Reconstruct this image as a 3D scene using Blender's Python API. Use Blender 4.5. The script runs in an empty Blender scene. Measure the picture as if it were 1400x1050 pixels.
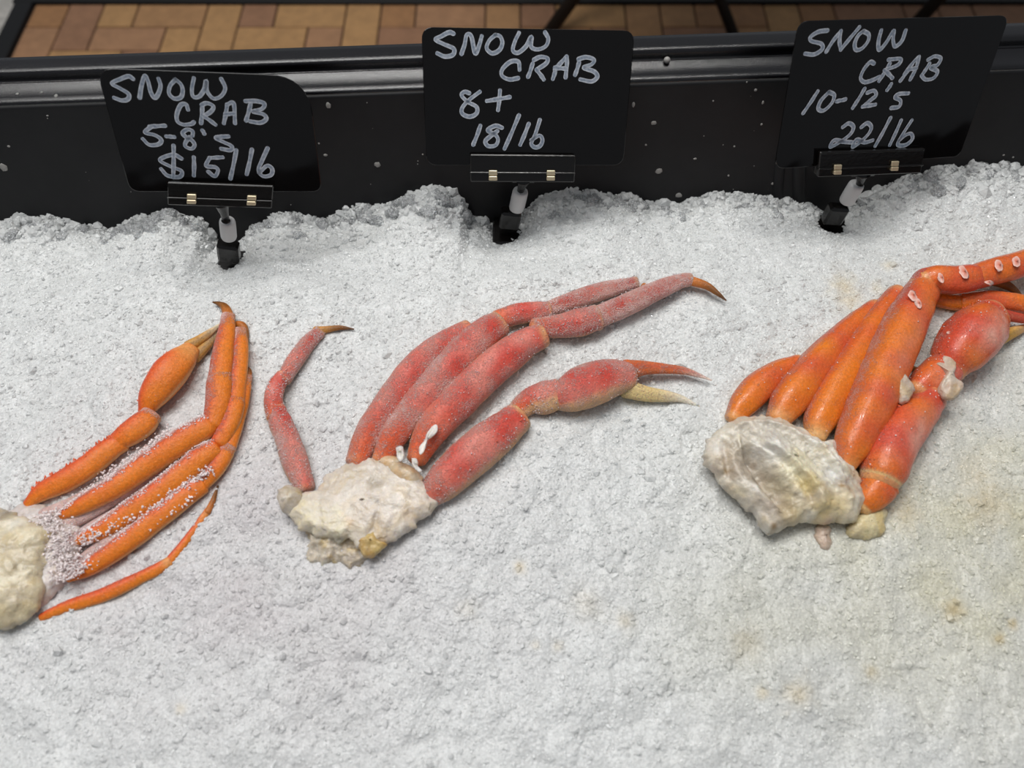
import bpy, math, random
import numpy as np
from mathutils import Vector, noise as mn

# ------------------------------------------------------------------ camera, light, exposure
sc = bpy.context.scene
COL = sc.collection
F, CH, PITCH = 1050.0, 0.40, math.radians(61)
cam_d = bpy.data.cameras.new('camera'); cam = bpy.data.objects.new('camera', cam_d); COL.objects.link(cam)
cam.location = (0, 0, CH); cam.rotation_euler = (math.pi/2 - PITCH, 0, 0)
cam_d.sensor_width = 36; cam_d.lens = 36*F/1400; cam_d.clip_start = 0.01
cam_d.dof.use_dof = True; cam_d.dof.focus_distance = 0.49; cam_d.dof.aperture_fstop = 7.0
sc.camera = cam
w = bpy.data.worlds.new('world'); sc.world = w; w.use_nodes = True
bg = w.node_tree.nodes['Background']; bg.inputs[0].default_value = (0.88, 0.93, 1.0, 1); bg.inputs[1].default_value = 0.22
def area(name, loc, rot, sx, sy, e, col=(1, 1, 1)):
    d = bpy.data.lights.new(name, 'AREA'); d.shape = 'RECTANGLE'; d.size = sx; d.size_y = sy; d.energy = e; d.color = col
    o = bpy.data.objects.new(name, d); COL.objects.link(o); o.location = loc; o.rotation_euler = [math.radians(a) for a in rot]
    return o
area('daylight', (-0.5, 0.7, 1.9), (-12, -14, 0), 1.7, 1.3, 29, (1.0, 0.99, 0.965))
area('glint_light', (0.25, 0.75, 1.5), (-20, 8, 0), 0.10, 0.05, 3.2, (1.0, 0.98, 0.94))  # this and the next two: small unseen lights added for glints on the ice
area('glint_light', (-0.1, 0.95, 1.5), (-25, 0, 0), 0.10, 0.05, 2.6, (1.0, 0.98, 0.95))
area('glint_light', (-0.55, 0.45, 1.5), (-8, -18, 0), 0.12, 0.06, 2.5, (0.97, 0.99, 1.0))
sc.view_settings.view_transform = 'Standard'; sc.view_settings.look = 'None'
sc.view_settings.exposure = 0.0; sc.view_settings.gamma = 1.0; sc.view_settings.use_curve_mapping = False
random.seed(5); rng = np.random.default_rng(7)

# ------------------------------------------------------------------ pixel of the photograph -> point of the place
CAM = np.array([0, 0, CH])
def ray(x, y):
    u = (x-700)/F; v = (525-y)/F
    return np.array([u, math.cos(PITCH)+v*math.sin(PITCH), -math.sin(PITCH)+v*math.cos(PITCH)])
def P(x, y, z=0.0):
    d = ray(x, y); return CAM + d*(z-CH)/d[2]
def depth(p):
    return p[1]*math.cos(PITCH) + (CH-p[2])*math.sin(PITCH)
def on_plane(x, y, p0, n):
    d = ray(x, y); return CAM + d*np.dot(p0-CAM, n)/np.dot(d, n)
def to_px(x, y, z):
    x = np.asarray(x); y = np.asarray(y); z = np.asarray(z) - CH
    D = y*math.cos(PITCH) - z*math.sin(PITCH); V = y*math.sin(PITCH) + z*math.cos(PITCH)
    return 700 + F*x/D, 525 - F*V/D
def rgb(r, g, b):
    f = lambda c: c/12.92 if c <= .04045 else ((c+.055)/1.055)**2.4
    return np.array([f(r/255), f(g/255), f(b/255)])
def sst(a, b, x):
    t = np.clip((np.asarray(x)-a)/(b-a), 0, 1); return t*t*(3-2*t)
def mix(a, b, t): return a*(1-t) + b*t

# ------------------------------------------------------------------ mesh helpers
def mesh_np(name, V, Fc, col=None, frost=None, smooth=True, mats=()):
    """V (n,3); Fc list of index arrays of one size each (k,m) or list of such arrays"""
    me = bpy.data.meshes.new(name)
    if isinstance(Fc, np.ndarray): Fc = [Fc]
    V = np.asarray(V, dtype=np.float32)
    me.vertices.add(len(V)); me.vertices.foreach_set('co', V.ravel())
    nl = sum(f.size for f in Fc); npoly = sum(len(f) for f in Fc)
    me.loops.add(nl); me.loops.foreach_set('vertex_index', np.concatenate([f.ravel() for f in Fc]).astype(np.int32))
    me.polygons.add(npoly)
    tot = np.concatenate([np.full(len(f), f.shape[1]) for f in Fc]).astype(np.int32)
    me.polygons.foreach_set('loop_start', (np.cumsum(tot)-tot).astype(np.int32))
    me.update(calc_edges=True)
    me.polygons.foreach_set('use_smooth', np.full(npoly, smooth))
    if col is not None:
        a = me.color_attributes.new('Col', 'FLOAT_COLOR', 'POINT')
        c = np.ones((len(V), 4), dtype=np.float32); c[:, :3] = col; a.data.foreach_set('color', c.ravel())
    if frost is not None:
        a = me.attributes.new('Frost', 'FLOAT', 'POINT'); a.data.foreach_set('value', np.asarray(frost, dtype=np.float32))
    for m in mats: me.materials.append(m)
    me.validate()
    return me
def link(name, me, parent=None, **props):
    o = bpy.data.objects.new(name, me); COL.objects.link(o)
    if parent is not None: o.parent = parent
    for k, v in props.items(): o[k] = v
    return o
def empty(name, loc, label, cat, group=None):
    o = bpy.data.objects.new(name, None); o.location = loc; o.empty_display_size = .02; COL.objects.link(o)
    o['label'] = label; o['category'] = cat
    if group: o['group'] = group
    return o
def root_off(parent):
    off = np.zeros(3)
    while parent is not None:
        off += np.array(parent.location); parent = parent.parent
    return off
class MB:
    def __init__(s): s.V = []; s.F = {}; s.C = []; s.R = []; s.n = 0
    def add(s, V, faces, col=None, fr=None):
        V = np.asarray(V, float); k = len(V); s.V.append(V)
        for f in faces: s.F.setdefault(len(f), []).append([i+s.n for i in f])
        c = np.zeros((k, 3)); c[:] = (1, 1, 1) if col is None else col; s.C.append(c)
        r = np.zeros(k); r[:] = 0 if fr is None else fr; s.R.append(r)
        s.n += k
    def build(s, name, m, parent=None, smooth=True, **props):
        V = np.concatenate(s.V) - root_off(parent)
        me = mesh_np(name, V, [np.array(f) for f in s.F.values()], np.concatenate(s.C), np.concatenate(s.R), smooth, (m,))
        return link(name, me, parent, **props)
def box_vf(c, ax, ay, az, bev=0.0):
    """box with centre c and half-axis vectors; bevelled by bev (world length)"""
    c = np.asarray(c, float); A = [np.asarray(a, float) for a in (ax, ay, az)]
    L = [np.linalg.norm(a) for a in A]; D = [a/l for a, l in zip(A, L)]
    b = min([bev]+[l*.9 for l in L])
    V = []; idx = {}
    for sx in (-1, 1):
        for sy in (-1, 1):
            for sz in (-1, 1):
                for k in range(3):
                    l = [L[0]-b, L[1]-b, L[2]-b]; l[k] = L[k]
                    idx[(sx, sy, sz, k)] = len(V); V.append(c + D[0]*sx*l[0] + D[1]*sy*l[1] + D[2]*sz*l[2])
    Fs = []
    for k in range(3):
        i, j = [(1, 2), (2, 0), (0, 1)][k]
        for s in (-1, 1):
            q = []
            for (a, bb) in ((-1, -1), (1, -1), (1, 1), (-1, 1)):
                g = [0, 0, 0]; g[k] = s; g[i] = a; g[j] = bb; q.append(idx[(*g, k)])
            Fs.append(q if s > 0 else q[::-1])
    for k in range(3):
        i, j = [(1, 2), (2, 0), (0, 1)][k]
        for a in (-1, 1):
            for bb in (-1, 1):
                g0 = [0, 0, 0]; g0[i] = a; g0[j] = bb; g0[k] = -1; g1 = list(g0); g1[k] = 1
                q = [idx[(*g0, i)], idx[(*g1, i)], idx[(*g1, j)], idx[(*g0, j)]]
                Fs.append(q if a*bb < 0 else q[::-1])
    for g in [(x, y, z) for x in (-1, 1) for y in (-1, 1) for z in (-1, 1)]:
        q = [idx[(*g, 0)], idx[(*g, 1)], idx[(*g, 2)]]
        Fs.append(q if g[0]*g[1]*g[2] > 0 else q[::-1])
    return np.array(V), Fs
ICO = None
def ico(sub):
    import bmesh
    bm = bmesh.new(); bmesh.ops.create_icosphere(bm, subdivisions=sub, radius=1.0)
    V = np.array([v.co[:] for v in bm.verts]); Fc = np.array([[v.index for v in f.verts] for f in bm.faces]); bm.free()
    return V, Fc
ICO1, ICO2, ICO3 = ico(1), ico(2), ico(3)
def rocks(pos, rad, col, squash=.75, jit=.28, base=ICO1):
    """many irregular grains as one vertex cloud"""
    V0, F0 = base; n = len(pos); m = len(V0)
    A = rng.normal(size=(n, 3, 3)); Q, _ = np.linalg.qr(A)
    S = rng.uniform(squash, 1.25, (n, 3))
    V = V0[None] * (1 + rng.uniform(-jit, jit, (n, m, 1)))
    V = np.einsum('nij,nmj->nmi', Q, V*S[:, None, :]) * np.asarray(rad)[:, None, None] + np.asarray(pos)[:, None, :]
    Fc = F0[None] + (np.arange(n)*m)[:, None, None]
    C = np.repeat(np.asarray(col)[:, None, :], m, 1)
    return V.reshape(-1, 3), Fc.reshape(-1, 3), C.reshape(-1, 3)

# ------------------------------------------------------------------ materials
def new_mat(name):
    m = bpy.data.materials.new(name); m.use_nodes = True
    nt = m.node_tree; b = nt.nodes['Principled BSDF']
    return m, nt, b
def nd(nt, t, **kw):
    n = nt.nodes.new(t)
    for k, v in kw.items():
        if k.startswith('i_'): n.inputs[k[2:].replace('_', ' ')].default_value = v
        else: setattr(n, k, v)
    return n
def mixc(nt, a, b, fac, mode='MIX'):
    m = nt.nodes.new('ShaderNodeMix'); m.data_type = 'RGBA'; m.blend_type = mode
    for s, v in ((6, a), (7, b)):
        if isinstance(v, bpy.types.NodeSocket): nt.links.new(v, m.inputs[s])
        else: m.inputs[s].default_value = (*v, 1)
    if isinstance(fac, bpy.types.NodeSocket): nt.links.new(fac, m.inputs[0])
    else: m.inputs[0].default_value = fac
    return m.outputs[2]
def math_(nt, op, a, b=None):
    m = nt.nodes.new('ShaderNodeMath'); m.operation = op
    for i, v in enumerate((a, b)):
        if v is None: continue
        if isinstance(v, bpy.types.NodeSocket): nt.links.new(v, m.inputs[i])
        else: m.inputs[i].default_value = v
    return m.outputs[0]
def ramp(nt, x, p0, p1, v0=0., v1=1.):
    r = nt.nodes.new('ShaderNodeMapRange'); r.inputs[1].default_value = p0; r.inputs[2].default_value = p1
    r.inputs[3].default_value = v0; r.inputs[4].default_value = v1; nt.links.new(x, r.inputs[0]); return r.outputs[0]
def pos(nt): return nt.nodes.new('ShaderNodeNewGeometry').outputs['Position']
def noise_(nt, scale, detail=3., rough=.55, vec=None):
    n = nd(nt, 'ShaderNodeTexNoise', i_Scale=scale, i_Detail=detail, i_Roughness=rough)
    nt.links.new(vec if vec is not None else pos(nt), n.inputs['Vector']); return n.outputs['Fac']
def voro(nt, scale, out='Distance', feature='F1'):
    n = nd(nt, 'ShaderNodeTexVoronoi', i_Scale=scale, feature=feature)
    nt.links.new(pos(nt), n.inputs['Vector']); return n.outputs[out]
def bump(nt, b, h, strength, dist=.001, prev=None):
    n = nd(nt, 'ShaderNodeBump', i_Strength=strength, i_Distance=dist); nt.links.new(h, n.inputs['Height'])
    if prev is not None: nt.links.new(prev, n.inputs['Normal'])
    if b is not None: nt.links.new(n.outputs[0], b.inputs['Normal'])
    return n.outputs[0]
def setp(b, **kw):
    for k, v in kw.items():
        k = k.replace('_', ' ')
        b.inputs[k].default_value = v

def ice_material(name, clear=0.0, sss=1.0, lo=.86, hi=1.06, r0=.08, r1=.40, bs=1.):
    m, nt, b = new_mat(name)
    at = nd(nt, 'ShaderNodeAttribute', attribute_name='Col').outputs['Color']
    n1 = ramp(nt, noise_(nt, 850, 4, .8), .32, .68, lo, hi)
    n2 = ramp(nt, noise_(nt, 70, 3, .6), .35, .65, .97, 1.03)
    mul = math_(nt, 'MULTIPLY', n1, n2)
    comb = nd(nt, 'ShaderNodeCombineColor')
    for i in range(3): nt.links.new(mul, comb.inputs[i])
    c = mixc(nt, at, comb.outputs[0], 1.0, 'MULTIPLY')
    nt.links.new(c, b.inputs['Base Color'])
    setp(b, IOR=1.31, Subsurface_Weight=sss, Subsurface_Radius=(1, 1.05, 1.1), Subsurface_Scale=.003, Transmission_Weight=clear, Specular_IOR_Level=1.0)
    if name == 'packed_ice':
        fa = nd(nt, 'ShaderNodeAttribute', attribute_name='Frost').outputs['Fac']; nt.links.new(math_(nt, 'MULTIPLY', fa, .75), b.inputs['Transmission Weight'])
    rr = ramp(nt, noise_(nt, 800, 2, .5),   .35, .65, r0, r1); nt.links.new(rr, b.inputs['Roughness'])
    p = bump(nt, None, noise_(nt, 1300, 3, .7), .7*bs, .0008)
    bump(nt, b, voro(nt, 520), .7*bs, .0014, p)
    return m
M_ICE = ice_material('packed_ice', 0., .6, .76, 1.14, .05, .28, .45); M_GRAIN = ice_material('ice_grain', .30, 0., .95, 1.10, .04, .20, .25); M_CLEAR = ice_material('clear_grain', .35, 0., .95, 1.05, .06, .25, .3); M_CRYST = ice_material('ice_crystal', 0., 0., .97, 1.03, .03, .12, 0.); M_CHUNK = ice_material('clear_ice', .68, 0., .95, 1.05)

def shell_material(name, r0, coat):
    m, nt, b = new_mat(name)
    at = nd(nt, 'ShaderNodeAttribute', attribute_name='Col').outputs['Color']
    fr = nd(nt, 'ShaderNodeAttribute', attribute_name='Frost').outputs['Fac']
    sp = ramp(nt, noise_(nt, 650, 4, .7), .3, .7, .78, 1.18)
    comb = nd(nt, 'ShaderNodeCombineColor')
    for i in range(3): nt.links.new(sp, comb.inputs[i])
    c = mixc(nt, at, comb.outputs[0], 1.0, 'MULTIPLY')
    speck = ramp(nt, voro(nt, 700), .12, .2, .35, 0.)
    c = mixc(nt, c, (.75, .45, .28), speck)
    nf = noise_(nt, 150, 4, .7); ng = noise_(nt, 1500, 2, .6)
    x = math_(nt, 'ADD', math_(nt, 'ADD', fr, math_(nt, 'MULTIPLY', math_(nt, 'SUBTRACT', nf, .5), 1.1)), math_(nt, 'MULTIPLY', math_(nt, 'SUBTRACT', ng, .5), 1.7))
    ff = ramp(nt, x, .30, .85, 0., .88)
    ff = math_(nt, 'MULTIPLY', ff, ramp(nt, fr, 0.02, .15))
    c = mixc(nt, c, (.92, .63, .58), ff)
    nt.links.new(c, b.inputs['Base Color'])
    rg = math_(nt, 'ADD', ramp(nt, fr, .05, .6, r0, .62), math_(nt, 'MULTIPLY', math_(nt, 'SUBTRACT', noise_(nt, 500, 3, .6), .5), .25))
    nt.links.new(rg, b.inputs['Roughness'])
    setp(b, Subsurface_Weight=.15, Subsurface_Radius=(1, .35, .15), Subsurface_Scale=.003, Coat_Weight=coat, Coat_Roughness=.12, Specular_IOR_Level=.45)
    p = bump(nt, None, noise_(nt, 420, 4, .7), .5, .0008)
    h = math_(nt, 'MULTIPLY', noise_(nt, 1500, 2, .6), math_(nt, 'ADD', ff, .15))
    bump(nt, b, h, 1.0, .0013, p)
    return m
M_SHELL = shell_material('crab_shell', .42, .0); M_WET = shell_material('wet_crab_shell', .30, .30)
def meat_material():
    m, nt, b = new_mat('crab_meat')
    at = nd(nt, 'ShaderNodeAttribute', attribute_name='Col').outputs['Color']
    fr = nd(nt, 'ShaderNodeAttribute', attribute_name='Frost').outputs['Fac']
    sp = ramp(nt, noise_(nt, 300, 5, .7), .3, .7, .82, 1.12)
    comb = nd(nt, 'ShaderNodeCombineColor')
    for i in range(3): nt.links.new(sp, comb.inputs[i])
    c = mixc(nt, at, comb.outputs[0], 1.0, 'MULTIPLY')
    c = mixc(nt, c, (.66, .60, .58), math_(nt, 'MULTIPLY', fr, ramp(nt, noise_(nt, 350, 4, .7), .35, .6)))
    nt.links.new(c, b.inputs['Base Color'])
    setp(b, Roughness=.3, Subsurface_Weight=.3, Subsurface_Radius=(1, .7, .4), Subsurface_Scale=.003, Coat_Weight=.3, Coat_Roughness=.2)
    p = bump(nt, None, noise_(nt, 180, 5, .7), .5, .0018)
    bump(nt, b, noise_(nt, 900, 3, .6), .4, .0006, p)
    return m
M_MEAT = meat_material()
def frost_material():
    m, nt, b = new_mat('frost')
    at = nd(nt, 'ShaderNodeAttribute', attribute_name='Col').outputs['Color']
    nt.links.new(at, b.inputs['Base Color'])
    setp(b, Roughness=.25, IOR=1.31)
    return m
M_FROST = frost_material()
def plain(name, c, rough=.5, metal=0., bumpy=None, coat=0., var=None, spec=.5):
    m, nt, b = new_mat(name)
    setp(b, Base_Color=(*c, 1), Roughness=rough, Metallic=metal, Coat_Weight=coat, Specular_IOR_Level=spec)
    if var:
        n = noise_(nt, var[0], 4, .6); nt.links.new(mixc(nt, tuple(c), tuple(var[1]), ramp(nt, n, .35, .68)), b.inputs['Base Color'])
    if bumpy: bump(nt, b, noise_(nt, bumpy[0], 3, .6), bumpy[1], bumpy[2])
    return m
M_WALL = plain('black_plastic_wall', rgb(22, 22, 24), .5, spec=.28, bumpy=(120, .12, .001), var=(30, rgb(28, 28, 30)))
M_RIM = plain('black_textured_rim', rgb(11, 10, 13), .20, spec=.7, bumpy=(1300, .28, .0006))
M_PANEL = plain('glossy_black_acrylic', rgb(11, 9, 9), .08, spec=.4, bumpy=(9, .35, .004))
M_CLIP = plain('black_clip_plastic', rgb(15, 13, 12), .18, bumpy=(300, .15, .0005))
M_BRASS = plain('brass', rgb(214, 200, 168), .35, .6)
M_COLLAR = plain('white_collar_plastic', rgb(205, 205, 205), .35)
M_GROUT = plain('tile_grout', rgb(62, 46, 36), .9, bumpy=(60, .3, .002))
M_CONC = plain('grey_concrete', rgb(226, 220, 212), .9, bumpy=(90, .4, .002), var=(40, rgb(186, 182, 174)))
M_BLACK = plain('black_metal', rgb(14, 13, 14), .5, bumpy=(200, .1, .001))
M_SPECK = plain('dried_ice_scale', rgb(150, 148, 144), .5)
def ink_material():
    m, nt, b = new_mat('white_marker')
    at = nd(nt, 'ShaderNodeAttribute', attribute_name='Frost').outputs['Fac']   # 1 along the stroke's edge
    n = noise_(nt, 500, 3, .7)
    e = math_(nt, 'ADD', math_(nt, 'MULTIPLY', math_(nt, 'POWER', at, 1.6), .75), ramp(nt, n, .35, .7, -.1, .45))
    nt.links.new(mixc(nt, tuple(rgb(124, 138, 156)), tuple(rgb(224, 229, 236)), e), b.inputs['Base Color'])
    setp(b, Roughness=.55)
    return m
M_INK = ink_material()
def tile_mats():
    out = []
    for k, (r, g, bb) in enumerate([(196, 148, 102), (186, 136, 92), (206, 158, 106), (176, 130, 98), (192, 144, 106)]):
        c = rgb(r, g, bb); out.append(plain('clay_tile', c, .7, bumpy=(150, .3, .001), var=(35, c*.8)))
    return out
M_TILES = tile_mats()

# ------------------------------------------------------------------ floor
def slab(name, x0, x1, y0, y1, z0, z1, m, parent=None, bev=.002, **pr):
    mb = MB(); mb.add(*box_vf(((x0+x1)/2, (y0+y1)/2, (z0+z1)/2), ((x1-x0)/2, 0, 0), (0, (y1-y0)/2, 0), (0, 0, (z1-z0)/2), bev))
    return mb.build(name, m, parent, smooth=False, **pr)
FZ = -0.90
floor = slab('floor', -4, 4, -2.5, 5, FZ-.06, FZ-.006, M_CONC, None, 0, kind='structure')
slab('grout_bed', -1.305, 2.4, .55, 1.89, FZ-.0062, FZ-.0035, M_GROUT, floor, 0)
CELL = .0923; X0 = -1.1775; Y0 = 1.6925; g = .0045
tm = {}
def tile(cx, cy, nx, ny):
    k = random.randrange(5); key = (nx, ny, k)
    if key not in tm:
        V, Fs = box_vf((0, 0, 0), (nx*CELL/2-g/2, 0, 0), (0, ny*CELL/2-g/2, 0), (0, 0, .005), .0015)
        mb = MB(); mb.add(V, Fs); o = mb.build('tile', M_TILES[k], floor, smooth=False)
        V = None; tm[key] = o.data
    else: o = link('tile', tm[key], floor)
    o.location = (cx, cy, FZ-.0045+random.uniform(-.0006, .0006)); o.rotation_euler.z = random.uniform(-.004, .004)
for r in range(-9, 2):
    for c in range(-2, 32):
        x = X0 + c*CELL; y = Y0 + r*CELL; ph = (c-r) % 4
        if ph == 0 and c >= -1:
            if r < 1: tile(x+CELL/2, y+CELL, 1, 2)
            else: tile(x+CELL/2, y+CELL/2, 1, 1)
        if ph == 1:
            if c >= -1: tile(x+CELL, y+CELL/2, 2, 1)
            elif c == -2: tile(x+CELL*1.5, y+CELL/2, 1, 1)
slab('trim_1', -1.33, 2.4, 1.878, 1.95, FZ-.006, FZ+.008, M_BLACK, None, .002, kind='structure')
slab('trim_2', -1.322, -1.274, .6, 1.8775, FZ-.006, FZ+.008, M_BLACK, None, .002, kind='structure')

# ------------------------------------------------------------------ folding table standing behind the bin (its legs show, its top shades the floor)
def rod(mb, a, b, r, seg=10):
    a = np.array(a, float); b = np.array(b, float); t = (b-a)/np.linalg.norm(b-a)
    s = np.cross(t, [0, 0, 1.]) if abs(t[2]) < .95 else np.cross(t, [1., 0, 0]); s /= np.linalg.norm(s); u = np.cross(s, t)
    V = []
    for p in (a, b):
        for k in range(seg):
            q = 2*math.pi*k/seg; V.append(p + r*(s*math.cos(q)+u*math.sin(q)))
    Fs = [[k, (k+1) % seg, seg+(k+1) % seg, seg+k] for k in range(seg)] + [list(range(seg))[::-1], list(range(seg, 2*seg))]
    mb.add(V, Fs)
tb = empty('folding_table', (1.0, 1.6, FZ), 'black folding table behind the ice bin, only its slanting legs showing above the rim', 'table')
def table_leg(px0, px1, y0, y1, r):
    """foot seen at px0, a higher point seen at px1"""
    a = P(*px0, FZ); b = CAM + ray(*px1)*(y1/ray(*px1)[1]); t = (b-a); t = t/t[2]; b = a + t*(.70)
    mb = MB(); rod(mb, a, b, r); mb.build('leg', M_BLACK, tb); return a, b
A1 = table_leg((745, 52), (800, -25), 0, 1.80, .017)
A2 = table_leg((1006, 56), (975, -27), 0, 1.82, .014)
A3 = table_leg((1238, 48), (1325, -48), 0, 1.80, .017)
mb = MB(); mb.add(*box_vf((1.0, 1.72, FZ+.715), (1.0, 0, 0), (0, .42, 0), (0, 0, .015), .004)); mb.build('tabletop', M_BLACK, tb, smooth=False)

# ------------------------------------------------------------------ the ice bin
BX = np.array([1, .052, 0]); BX = BX/np.linalg.norm(BX); BY = np.array([-BX[1], BX[0], 0]); BO = np.array([0, .3855, 0])
def binp(u, s, z): return BO + BX*u + BY*s + np.array([0, 0, z])
prof = [(-.047, -.10), (-.0135, -.0), (.0062, .0690), (.0067, .0714), (.0078, .0731), (.0096, .0738), (.0120, .0738), (.0205, .0740), (.0220, .0752), (.0231, .0754), (.0238, .0748),
        (.0243, .0742), (.0247, .0760), (.0249, .0785), (.0256, .0803), (.0270, .0811), (.0290, .0812), (.036, .0812), (.0400, .0806),
        (.0415, .0785), (.0415, .050), (.0385, .050), (.0385, .072), (.030, .072), (.020, .068), (.014, .060), (-.006, -.0), (-.040, -.104)]
bin_ = empty('ice_bin', (0, .384, FZ), 'long black plastic display bin with a ridged rim, filled with crushed ice', 'bin')
def extrude_prof(mb, prof, us, f):
    n = len(prof); V = [f(u, s, z) for u in us for (s, z) in prof]
    Fs = [[i*n+j, i*n+(j+1) % n, (i+1)*n+(j+1) % n, (i+1)*n+j] for i in range(len(us)-1) for j in range(n)]
    Fs += [list(range(n)), [(len(us)-1)*n+j for j in range(n)][::-1]]
    mb.add(V, Fs)
UX = .56
mb = MB(); extrude_prof(mb, [p for p in prof[:4]] + [(.0105, .069), (-.006, 0), (-.040, -.104)], np.linspace(-UX, UX, 40), binp)
mb.build('back_wall', M_WALL, bin_)
mb = MB(); extrude_prof(mb, prof[3:-4]+[(.011, .067)], np.linspace(-UX, UX, 40), binp); rim = mb.build('rim', M_RIM, bin_)
mb = MB(); mb.add(*box_vf(binp(0, -.28, -.105), BX*UX, BY*.26, (0, 0, .004), .001)); mb.build('base', M_WALL, bin_)
for nm, uu, ss, hu, hs in (('side_wall', -UX, -.26, .005, .30), ('side_wall', UX, -.26, .005, .30), ('front_wall', 0, -.545, UX, .005)):
    mb = MB(); mb.add(*box_vf(binp(uu, ss, -.02), BX*hu, BY*hs, (0, 0, .085), .002)); mb.build(nm, M_WALL, bin_)
mb = MB(); mb.add(*box_vf(binp(0, -.27, (FZ-.11)/2), BX*(UX-.06), BY*.24, (0, 0, (-.11-FZ)/2), .01)); mb.build('pedestal', M_BLACK, bin_)
def wall_point(px, py):
    n = np.cross(BX, binp(0, .0062, .0690)-binp(0, -.0135, 0)); n /= np.linalg.norm(n)
    return on_plane(px, py, binp(0, -.0135, 0), n), n*(1 if n[1] < 0 else -1)
# moulded ribs low on the back wall (behind the right sign)
for (xa, ya, xb, yb, r) in ((1071, 180, 1063, 262, .0028), (1094, 175, 1092, 276, .0035)):
    a, n = wall_point(xa, ya); b, _ = wall_point(xb, yb); b = b + (b-a)*.25
    mb = MB(); V = []; Fs = []
    for i in range(9):
        c = a + (b-a)*i/8
        rr = r*min(1, .3+i/3)
        for k in range(9):
            q = math.pi*k/8; V.append(c + BX*rr*1.4*math.cos(q) + n*(rr*.8*math.sin(q)-.0004))
    for i in range(8):
        for k in range(8): Fs.append([i*9+k, i*9+k+1, (i+1)*9+k+1, (i+1)*9+k])
    mb.add(V, Fs); mb.build('rib', M_WALL, bin_)
# dried drops and specks stuck to the wall and rim
sp = [(894, 168, 4, 3), (901, 234, 5, 4), (928, 267, 5.5, 4.2), (1033, 123, 2, 2), (950, 217, 2.5, 1.5), (866, 143, 2, 4), (449, 144, 3.4, 4.5), (516, 225, 4, 4), (445, 212, 3, 1.8),
      (5, 229, 5, 6), (12, 200, 2, 1.5), (195, 238, 2, 1.5), (205, 232, 1.6, 1.3), (1043, 140, 1.5, 2.5), (1041, 170, 1.6, 1.6), (883, 198, 1.5, 1.5), (1004, 200, 1.3, 1.3), (1385, 215, 1.3, 1.3),
      (1372, 212, 1.6, 1.2), (578, 211, 1.3, 1.2), (65, 158, 1.6, 1.2), (975, 138, 1.2, 1.2), (1021, 112, 1.2, 1.2), (996, 240, 1.2, 1.5), (760, 287, 1, 1), (436, 196, 1.3, 1.3), (1056, 251, 1.8, 1.8)]
mb = MB()
for (x, y, a, b) in sp:
    c, n = wall_point(x, y); s = depth(c)/F; V0, F0 = ICO2
    up = np.cross(n, BX); V = V0*(1+rng.uniform(-.15, .15, (len(V0), 1)))
    V = c + V[:, :1]*BX*a*s + V[:, 1:2]*up*b*s + V[:, 2:]*n*.0006
    mb.add(V, F0.tolist())
for i in range(50):
    c, n = wall_point(rng.uniform(0, 1400), rng.uniform(125, 280)); V0, F0 = ICO1
    mb.add(c + V0*np.array([1, 1, 1])*rng.uniform(.00015, .00045), F0.tolist())
mb.build('dried_specks', M_SPECK, bin_, kind='stuff')
c = binp((910-700)*.00047, .0215, .0765)
mb = MB(); mb.add(c + ICO3[0]*.0021, ICO3[1].tolist()); mb.build('droplet', M_SPECK, bin_)
for (x, y) in ((77, 132), (57, 127), (24, 129)):
    c = P(x, y, .0735); mb = MB(); mb.add(c + ICO2[0]*rng.uniform(.5, 1.2, (len(ICO2[0]), 1))*(.0009 if x < 70 else .0013), ICO2[1].tolist()); mb.build('droplet', M_SPECK, bin_)

# ------------------------------------------------------------------ crushed ice
edge = [(-60, 306), (0, 306), (30, 301), (70, 299), (120, 304), (150, 311), (170, 302), (190, 293), (230, 285), (262, 298), (280, 305), (300, 330), (335, 330), (348, 306), (375, 293), (400, 288),
        (425, 298), (450, 301), (480, 286), (520, 276), (560, 264), (600, 256), (630, 266), (642, 292), (680, 302), (716, 288), (745, 266), (800, 262), (850, 266), (880, 273), (930, 277),
        (980, 266), (1040, 266), (1080, 275), (1105, 278), (1130, 290), (1160, 284), (1180, 268), (1200, 256), (1240, 238), (1290, 228), (1340, 225), (1400, 231), (1460, 230)]
ex, ez = [], []
for (x, y) in edge:
    p, _ = wall_point(x, y); ex.append(p[0]); ez.append(p[2])
def lat(seed, n=256): return np.random.default_rng(seed).random((n, n))
def vn(x, y, s, seed):
    L = lat(seed); x = x/s+1000; y = y/s+1000; i = np.floor(x).astype(int); j = np.floor(y).astype(int); fx = x-i; fy = y-j
    fx = fx*fx*(3-2*fx); fy = fy*fy*(3-2*fy); i %= 256; j %= 256; i1 = (i+1) % 256; j1 = (j+1) % 256
    return (L[i, j]*(1-fx)+L[i1, j]*fx)*(1-fy)+(L[i, j1]*(1-fx)+L[i1, j1]*fx)*fy
def worley(x, y, s, seed):
    A = lat(seed); B = lat(seed+1); Cc = lat(seed+2); x = x/s+1000; y = y/s+1000; i = np.floor(x).astype(int); j = np.floor(y).astype(int)
    d = np.full(x.shape, 9.); h = np.zeros(x.shape)
    for a in (-1, 0, 1):
        for b in (-1, 0, 1):
            ii = (i+a) % 256; jj = (j+b) % 256
            q = (i+a+A[ii, jj]-x)**2+(j+b+B[ii, jj]-y)**2
            m = q < d; d = np.where(m, q, d); h = np.where(m, Cc[ii, jj], h)
    return np.sqrt(d), h
WB = binp(0, -.0135, 0)
def wall_dist(x, y): return -((x-WB[0])*BY[0] + (y-WB[1])*BY[1])
dips = [(*P(311, 333, 0)[:2], .011, .008), (*P(690, 292, 0)[:2], .013, .009), (*P(1146, 284, 0)[:2], .012, .008)]
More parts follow.
